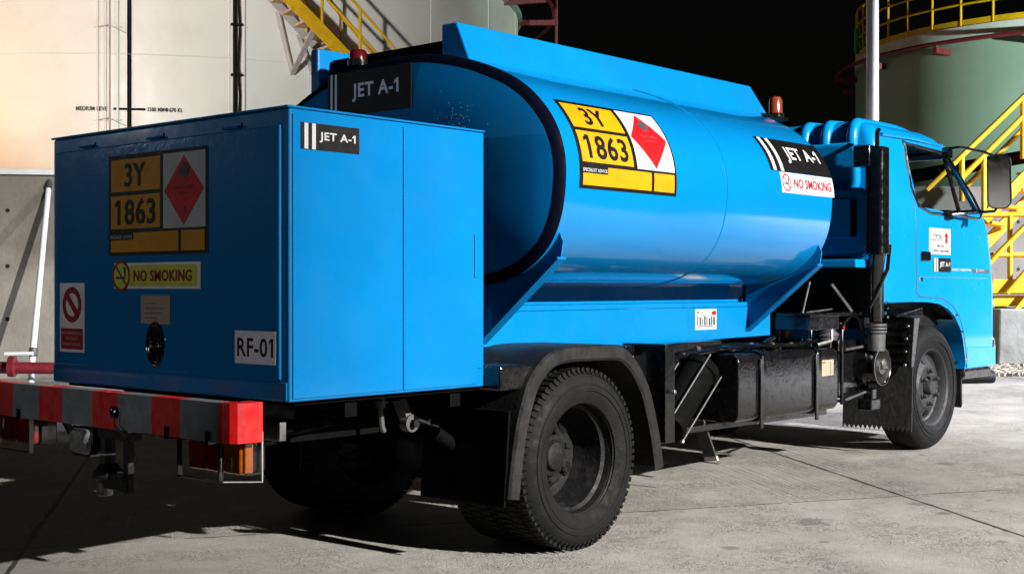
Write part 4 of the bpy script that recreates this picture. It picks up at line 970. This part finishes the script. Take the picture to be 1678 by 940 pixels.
b.tube([(3.74, -.68, .965), (3.86, -.66, 1.14)], .006, None, 6); b.tube([(4.12, -.66, 1.13), (4.30, -.70, .965)], .010, None, 6); b.tube([(3.75, -.70, .97), (4.05, -.70, .985)], .005, None, 6)
b.done('stay_rod', T, smooth=40)
b = MB('grey_hose'); pts = [(4.33, -.52, .70), (4.335, -.52, .76), (4.34, -.52, .82), (4.33, -.51, .87), (4.29, -.49, .91), (4.2, -.46, .93)]
cp = catmull([Vector(q) for q in pts], 6); b.tube(cp, [.072 + .007 * math.cos(i * 1.55) - .0009 * i for i in range(len(cp))], None, 18); b.done('air_hose', T, smooth=50)
b = MB('grey_hose'); cp = catmull([Vector(q) for q in ((3.95, -.45, .80), (4.0, -.44, .87), (4.12, -.43, .93))], 5); b.tube(cp, .035, None, 12); b.tube([(3.85, -.5, .79), (3.87, -.5, .93)], .03, None, 10); b.done('coolant_hose', T, smooth=50)
b = MB('steel'); b.tube([(4.20, -.62, .76), (4.20, -.62, .86), (4.22, -.60, .90)], .008, None, 6); b.tube([(3.95, -.66, .78), (4.03, -.7, .80), (4.06, -.68, .76)], .012, None, 6); b.done('brake_lines', T, smooth=40)
# round air filter end, snorkel with clamps
b = MB('black_smooth', 'black_matt', 'grey_hose'); b.lathe((4.43, -.62, .640), (0, -1, 0), [(0, .105), (.185, .105), (.19, .112), (.205, .114), (.212, .112), (.214, .107), (.206, .098), (.198, .06), (.21, .045), (.21, 0)], None, 40, mfun=lambda k: ('black_smooth', 'black_smooth', 'black_smooth', 'black_smooth', 'grey_hose', 'black_smooth', 'black_matt', 'black_matt', 'grey_hose')[k]); af = b.done('air_filter', T, smooth=35)
b = MB('steel'); b.lathe((4.43, -.83, .66), (0, -1, 0), [(0, .03), (.012, .028), (.018, .018)], None, 20); b.box(4.40, 4.47, -.845, -.832, .630, .642)
for q in ((4.33, .70), (4.53, .55), (4.52, .72)): b.lathe((q[0], -.80, q[1]), (0, -1, 0), [(0, .012), (.012, .012)], None, 8)
b.done('filter_clips', af, smooth=35)
b = MB('black_smooth'); b.box(4.40, 4.46, -.78, -.72, .44, .51); b.box(4.37, 4.49, -.79, -.70, .38, .45); b.done('dust_valve', af, .008)
b = MB('grey_hose')
for k in range(3): b.lathe((4.41, -.80, .895 - .02 * k), (0, 0, -1), [(0, .062), (.012, .062)], None, 24)
b.lathe((4.41, -.80, .835), (0, 0, -1), [(0, .055), (.10, .05)], None, 24); b.done('snorkel_cuff', T, smooth=35)
b = MB('black_smooth')
b.prism(rrect(-.915, -.80, 4.25, 4.36, .025), lambda u, v, d: Vector((v, u, d)), 1.30, 1.93)
b.box(4.24, 4.36, -.84, -.735, 1.815, 1.942)
b.loft([[Vector((4.305 + x_, -.857 + y_ + u * s * .9, z_)) + Vector((v * s, 0, 0)) for u, v in el(.055, .055, 16)] for z_, x_, y_, s in ((1.32, 0, 0, 1), (1.15, .02, .02, .75), (1.05, .06, .04, .7), (.90, .10, .057, .75))])
sn = b.done('air_snorkel', T, .008, smooth=35)
b = MB('black_smooth'); b.tube([(4.37, -.905, 1.36), (4.35, -.90, 1.22), (4.30, -.85, 1.06), (4.28, -.82, .99)], .012, None, 8); b.done('drain_tube', sn, smooth=40)
b = MB('black_smooth'); b.tube([(4.34, -.84, 1.93), (4.34, -.84, 2.02), (4.38, -.83, 2.04)], .014, None, 8); b.done('snorkel_stay', sn, smooth=40)
b = MB('chrome')
for z in (.985, .935, .96, 1.02): b.lathe((4.37 + .02 * math.sin(z * 90), -.885, z), (0, -1, 0), [(0, .009), (.01, .007)], None, 8)
b.done('clamp_bolts', sn, smooth=40)
# front mud flap with serrated hem, splash panel
x = 4.72; top_ = [(-.43, .445), (-.60, .45), (-.60, .645), (-.886, .645)]
hem = []; n = 15
for k in range(n * 2 + 1):
    y = -.886 + (.886 - .43) * k / (n * 2); hem.append((y, .235 + (.026 if k % 2 else 0)))
b = MB('mud_rubber'); b.prism(hem + top_, lambda u, v, d: Vector((x + d + .04 * (v - .6), u, v)), 0, .008); mf = b.done('front_mud_flap', T)
b = MB('black_gloss'); b.hexa([(4.66, -.905, .63), (4.70, -.905, .63), (4.70, -.72, .63), (4.66, -.72, .63), (4.66, -.925, .93), (4.74, -.925, .93), (4.74, -.72, .93), (4.66, -.72, .93)])
for k in range(5): b.box(4.652, 4.659, -.90, -.735, .66 + .05 * k, .675 + .05 * k)
b.done('splash_panel', T, .006)
for y, z in ((-.885, .875), (-.875, .80), (-.87, .72), (-.865, .64)):
    b = MB('steel'); b.lathe((4.658, y, z), (-1, 0, 0), [(0, .012), (.008, .008)], None, 8); b.done('panel_bolt', T)
b = MB('black_gloss'); b.hexa([(4.56, -.86, .93), (4.86, -.89, .935), (4.86, -.72, .935), (4.56, -.72, .93), (4.56, -.86, .945), (4.86, -.89, .985), (4.86, -.72, .985), (4.56, -.72, .945)]); b.done('wing_stay', T, .004)

# --- cab
zl = [.57, .62, .8, 1.0, 1.12, 1.25, 1.38, 1.5, 1.57, 1.63, 1.72, 1.82, 1.91, 1.98, 2.03, 2.075, 2.105, 2.122, 2.128]
xf = [6.17, 6.20, 6.215, 6.215, 6.21, 6.19, 6.155, 6.115, 6.06, 5.99, 5.90, 5.80, 5.71, 5.64, 5.575, 5.48, 5.36, 5.16, 4.9]
xr = [4.44] * 13 + [4.445, 4.452, 4.465, 4.485, 4.52, 4.62]
hw = [.832, .840, .842, .842, .842, .842, .842, .842, .838, .828, .812, .796, .782, .770, .757, .735, .70, .64, .52]
def cabring(z, x0, x1, w_, rf, rb, n=8):
    o = []
    o += [(x0 + rb + rb * math.cos(R(a)), -w_ + rb + rb * math.sin(R(a))) for a in [180 + 90 * i / n for i in range(n + 1)]]
    o += [(x1 - rf * 1.5 + rf * 1.5 * math.cos(R(a)), -w_ + rf + rf * math.sin(R(a))) for a in [270 + 90 * i / n for i in range(n + 1)]]
    o += [(x1 - rf * 1.5 + rf * 1.5 * math.cos(R(a)), w_ - rf + rf * math.sin(R(a))) for a in [0 + 90 * i / n for i in range(n + 1)]]
    o += [(x0 + rb + rb * math.cos(R(a)), w_ - rb + rb * math.sin(R(a))) for a in [90 + 90 * i / n for i in range(n + 1)]]
    return [Vector((x, y, z)) for x, y in o]
def interp(z, arr):
    for i in range(1, len(zl)):
        if z <= zl[i]: f = (z - zl[i - 1]) / (zl[i] - zl[i - 1]); return arr[i - 1] + f * (arr[i] - arr[i - 1])
    return arr[-1]
b = MB('blue_cab'); b.loft([cabring(z, a, c, w_, .10, .07) for z, a, c, w_ in zip(zl, xr, xf, hw)]); cabo = b.done('cab_body', T)
def cutter(fn):
    q = MB('blue_cab'); fn(q); o = q.done('cutter'); m = cabo.modifiers.new('cut', 'BOOLEAN'); m.object = o; m.operation = 'DIFFERENCE'; m.solver = 'EXACT'; return o
WIN = [(4.93, 1.615), (5.53, 1.585), (5.925, 1.605), (5.50, 1.975), (5.44, 1.988), (4.90, 2.005), (4.865, 1.985)]
cs = []
cs.append(cutter(lambda q: q.loft([cabring(z, interp(z, xr) + .045, interp(z, xf) - .04, interp(z, hw) - .022, .085, .05) for z in (.9, 1.12, 1.38, 1.5, 1.63, 1.82, 1.98, 2.06)])))
cs.append(cutter(lambda q: q.prism(WIN, lambda u, v, d: Vector((u, d, v)), -1.2, 1.2)))
cs.append(cutter(lambda q: q.prism([(-.775, 1.64), (.775, 1.64), (.72, 1.965), (-.72, 1.965)], lambda u, v, d: Vector((d, u, v)), 5.45, 6.4)))
ARCH = [(4.3, .3), (4.3, 1.018)] + [(4.80, 1.022), (5.05, 1.018), (5.22, 1.005), (5.36, .97), (5.47, .915), (5.55, .84), (5.60, .75), (5.64, .62), (5.655, .3)]
cs.append(cutter(lambda q: q.prism(ARCH, lambda u, v, d: Vector((u, d, v)), -1.2, 1.2)))
bpy.context.view_layer.update()
dg = bpy.context.evaluated_depsgraph_get(); me = bpy.data.meshes.new_from_object(cabo.evaluated_get(dg))
cabo.modifiers.clear(); cabo.data = me
me.polygons.foreach_set('use_smooth', [True] * len(me.polygons)); me.set_sharp_from_angle(angle=R(40))
for o in cs: bpy.data.objects.remove(o)
ysurf = lambda z: -interp(z, hw)
side = lambda u, v, d: Vector((u, ysurf(v) - d, v))
for s_ in (-1, 1):
    b = MB('window_glass'); b.face([b.bm.verts.new((u, s_ * (interp(v, hw) - .02), v)) for u, v in WIN]); b.done('side_window', cabo)
    b = MB('black_smooth'); b.tube([Vector((u, s_ * (interp(v, hw) + .001), v)) for u, v in catmull([Vector(q) for q in WIN], 3, True)], .010, None, 6, closed=True)
    b.tube([Vector((5.445, s_ * (interp(1.98, hw) + .002), 1.98)), Vector((5.55, s_ * (interp(1.588, hw) + .002), 1.588))], .014, None, 8); wf = b.done('window_frame', cabo, smooth=40)
b = MB('window_glass'); b.face([b.bm.verts.new(q) for q in ((5.965, -.78, 1.63), (5.965, .78, 1.63), (5.645, .725, 1.97), (5.645, -.725, 1.97))]); b.done('windscreen', cabo)
# door shut lines as narrow raised seams, sill crease, handle
door = [(4.885, 2.03), (4.835, 1.98), (4.87, 1.62), (4.875, 1.075), (4.93, 1.052), (5.25, 1.04), (5.42, .995), (5.53, .92), (5.60, .82), (5.64, .70), (5.66, .62)]
b = MB('s_dull'); pr = []
for (u0, v0), (u1, v1) in zip(door[1:3], door[2:4]):
    for k in range(6): pr.append((u0 + (u1 - u0) * k / 6, v0 + (v1 - v0) * k / 6))
pr.append(door[3]); dp = [Vector((u, ysurf(v) - .0005, v)) for u, v in pr] + [Vector((u, ysurf(v) - .0005, v)) for u, v in door[4:]]
b.tube(dp, .0032, None, 6); b.done('door_gap', cabo)
b = MB('blue_cab'); b.tube([Vector((u, ysurf(1.24) - .000, 1.178 - .006 * (u - 4.9))) for u in (4.89, 5.3, 5.7, 6.0)], .006, None, 8); b.done('door_crease', cabo, smooth=40)
b = MB('black_smooth'); b.prism(rrect(4.935, 5.065, 1.275, 1.335, .012), side, .001, .012); b.done('door_handle', cabo, .004)
b = MB('chrome'); b.lathe((4.945, -.842, 1.16), (0, -1, 0), [(0, .016), (.006, .014)], None, 16); b.done('door_lock', cabo, smooth=40)
ssign('walk_around_sign', [(1520.5, 373.5), (1555.5, 374.5), (1559, 418), (1524, 416)], -.842, lambda W, H: [('rect', 's_white', -W / 2, -H / 2, W / 2, H / 2), ('text', 's_line', 'LOOK', -W * .15, H * .15, H * .27, W * .56, .005), ('poly', 's_line', [(-W * .20, H * .20), (-W * .15, H * .20), (-W * .15, H * .25), (-W * .20, H * .25)]), ('poly', 's_line', [(-W * .075, H * .20), (-W * .025, H * .20), (-W * .025, H * .25), (-W * .075, H * .25)]),
      ('poly', 's_darkred', [(W * q[0], H * q[1]) for q in ((.29, .36), (.40, .20), (.34, .20), (.34, -.06), (.24, -.06), (.24, .20), (.18, .20))]), ('text', 's_line', 'AND DO', 0, -H * .17, H * .095, W * .36, .012), ('text', 's_line', 'A WALK AROUND', 0, -H * .36, H * .095, W * .82, .012)], cabo, 'white LOOK sign with a red arrow on the cab door')
ssign('fuel_grade_sign', [(1528.5, 421), (1557, 424), (1558.5, 446), (1531, 445)], -.842, lambda W, H: jet_layers(W, H, .64, .60, .45, 's_white', .02, .085, .135), cabo, 'small black JET A-1 sign on the cab door')
ssign('door_lettering', [(1558, 438), (1620, 440), (1620, 448), (1558, 445.5)], -.842, lambda W, H: [('poly', 's_dull', [(W * .06, -H * .5), (W * .5, -H * .5), (W * .5, H * .3), (W * .06, H * .3)]), ('text', 's_white', 'DIRECT INJECTION', -W * .235, 0, H * .55, W * .50, .03), ('rect', 's_white', W * .16, -H * .4, W * .175, H * .4), ('text', 's_white', 'DIESEL', W * .30, 0, H * .4, W * .16, 0)], cabo)
# back panel pressings and roof ribs
b = MB('blue_cab')
b.prism(rrect(-.80, .80, 1.30, 1.705, .08, 6), lambda u, v, d: Vector((4.44 - d, u, v)), -.01, .13)
pb = b.done('back_panel', cabo, .03, 4, smooth=40)
b = MB('blue_cab'); b.prism(rrect(-.69, .69, 1.68, 1.985, .07, 6), lambda u, v, d: Vector((4.45 - d, u, v)), 0, .06); b.done('back_panel', cabo, .025, 4, smooth=40)
b = MB('blue_cab'); b.prism(rrect(-.72, -.34, 1.40, 1.64, .04, 5), lambda u, v, d: Vector((4.31 - d, u, v)), 0, .015); b.done('panel_pressing', pb, .010, 3, smooth=40)
b = MB('s_black'); b.box(4.285, 4.312, -.725, -.695, 1.41, 1.63); b.done('panel_slot', pb, .004)
b = MB('blue_cab'); b.box(4.15, 4.44, -.80, -.30, 1.225, 1.275); b.done('cab_floor_lip', cabo, .008)
b = MB('black_matt'); b.box(4.46, 5.7, -.70, .70, .86, 1.12); b.box(4.37, 4.438, -.835, .835, .93, 1.222); b.done('cab_underside', cabo)
for y in (-.31, -.455, -.63, .31, .455, .63):
    b = MB('blue_cab'); b.tube(catmull([Vector(q) for q in ((4.44, y, 1.97), (4.445, y, 2.03), (4.475, y, 2.088), (4.56, y, 2.106), (5.0, y, 2.108), (5.25, y, 2.085))], 5), .036, None, 14); b.done('roof_rib', cabo, smooth=50)
b = MB('blue_cab'); b.tube([(4.55, -.765, 2.035), (5.0, -.765, 2.045), (5.45, -.755, 2.035), (5.60, -.72, 2.02)], .012, None, 8); b.done('rain_gutter', cabo, smooth=50)
# cab corner, front bumper end, lamps
b = MB('blue_cab'); b.prism([(5.66, .575), (6.15, .575), (6.15, .70), (5.66, .72)], lambda u, v, d: Vector((u, -.838 - d, v)), 0, .005); b.done('corner_panel', cabo, .003)
b = MB('black_smooth'); b.box(5.66, 6.14, -.82, .82, .50, .57); b.done('front_valance', T, .02)
b = MB('chrome'); b.prism([(6.20, .56), (6.27, .60), (6.28, .70), (6.265, .77), (6.21, .775)], lambda u, v, d: Vector((u, d, v)), -.80, .80); b.done('front_bumper', T, .02, 3)
b = MB('lens_amber'); b.box(6.15, 6.222, -.80, -.70, 1.06, 1.20); b.done('side_marker', cabo, .008)
for s_ in (-1, 1):
    b = MB('black_matt'); pa = [Vector(q) for q in ARCH[2:]]
    b.loft([[Vector((q.x + .012, s_ * .80, q.y + .012)), Vector((q.x + .012, s_ * .40, q.y + .012)), Vector((q.x + .03, s_ * .40, q.y + .03)), Vector((q.x + .03, s_ * .80, q.y + .03))] for q in pa]); b.done('arch_liner', cabo, smooth=40)
b = MB('chrome')
for u, v in ((5.50, .93), (5.585, .82), (5.64, .64)): b.lathe((u - .02, -.846, v), (0, -1, 0), [(0, .010), (.005, .008)], None, 8)
b.done('arch_bolts', cabo, smooth=40)
# interior
b = MB('seat_dark')
for y in (-.45, .35): b.box(4.55, 4.75, y - .22, y + .22, 1.15, 1.66); b.box(4.6, 5.1, y - .22, y + .22, 1.1, 1.25)
b.done('seats', cabo, .04, 3)
b = MB('seat_dark'); b.box(5.55, 5.93, -.74, .74, 1.3, 1.60); b.done('dashboard', cabo, .03, 3)
b = MB('black_smooth'); ctr = Vector((5.42, -.40, 1.60)); nn = Vector((-.62, 0, .78)).normalized(); uu = Vector((0, 1, 0)); vv = nn.cross(uu)
b.tube([ctr + (uu * math.cos(2 * math.pi * k / 28) + vv * math.sin(2 * math.pi * k / 28)) * .20 for k in range(28)], .014, None, 8, closed=True); b.tube([ctr - nn * .03, ctr - nn * .4], .02, None, 8)
for a in (0, 120, 240): b.tube([ctr - nn * .02, ctr + (uu * math.cos(R(a)) + vv * math.sin(R(a))) * .2], .01, None, 6)
b.done('steering_wheel', cabo, smooth=40)
y0_, z0_ = yz(1484, 257, 5.55); y1_, z1_ = yz(1537, 236, 5.55)
b = MB('s_black'); b.prism(rrect(y1_, y0_ + .0, z0_, z1_ + .02, .03), lambda u, v, d: Vector((5.55 + d, u, v)), 0, .02); b.done('sun_visor', cabo)
# mirror
def S_(px, py, y):
    k = (px - 839) / 2157.4; q = (470 - py) / 2157.4
    d = Vector((math.cos(YAW), math.sin(YAW), 0)) + Vector((math.sin(YAW), -math.cos(YAW), 0)) * k + Vector((0, 0, q)); return CAM + d * ((y - CAM.y) / d.y)
mc = S_(1637, 298, -1.10)
W2, H2 = .074, .176
mm = MB('black_smooth'); mdir = Vector((-.94, -.25, -.185)).normalized(); mu = Vector((-mdir.y, mdir.x, 0)).normalized(); mv = mdir.cross(mu); mv = mv if mv.z > 0 else -mv     # mirror faces back along the truck
def mmap(u, v, d): return mc + mu * u + mv * v - mdir * d
mm.loft([[mmap(u * s, v * s, d) for u, v in rrect(-W2, W2, -H2, H2, .05, 6)] for d, s in ((-.006, .97), (0, 1), (.03, 1), (.05, .85), (.06, .5))]); mo = mm.done('door_mirror', cabo, smooth=40)
b = MB('mirror_glass'); b.prism(rrect(-W2 + .009, W2 - .009, -H2 + .010, H2 - .010, .042, 6), mmap, -.0085, -.0065); b.done('mirror_glass', mo)
b = MB('black_smooth'); b.tube([S_(1556, 243, -.80), S_(1575, 241, -.92), S_(1612, 249, -1.03), S_(1640, 258, -1.10) - mdir * -.05, mmap(0, .13, .05)], .009, None, 8)
b.done('mirror_arm', mo, smooth=40); b = MB('black_smooth')
b.tube([S_(1558, 352, -.86), S_(1605, 348, -.95), S_(1630, 346, -1.08), mmap(-.02, -.17, .04)], .010, None, 8)
b.done('mirror_arm', mo, smooth=40); b = MB('black_smooth')
p = S_(1553, 249, -.79); b.box(p.x - .03, p.x + .03, p.y - .02, p.y + .02, p.z - .04, p.z + .03); b.done('arm_bracket', mo); b = MB('black_smooth'); p = S_(1548, 352, -.83); b.box(p.x - .03, p.x + .06, p.y - .03, p.y + .02, p.z - .03, p.z + .03)
b.done('arm_bracket', mo)
print('objects', len(sc.objects))
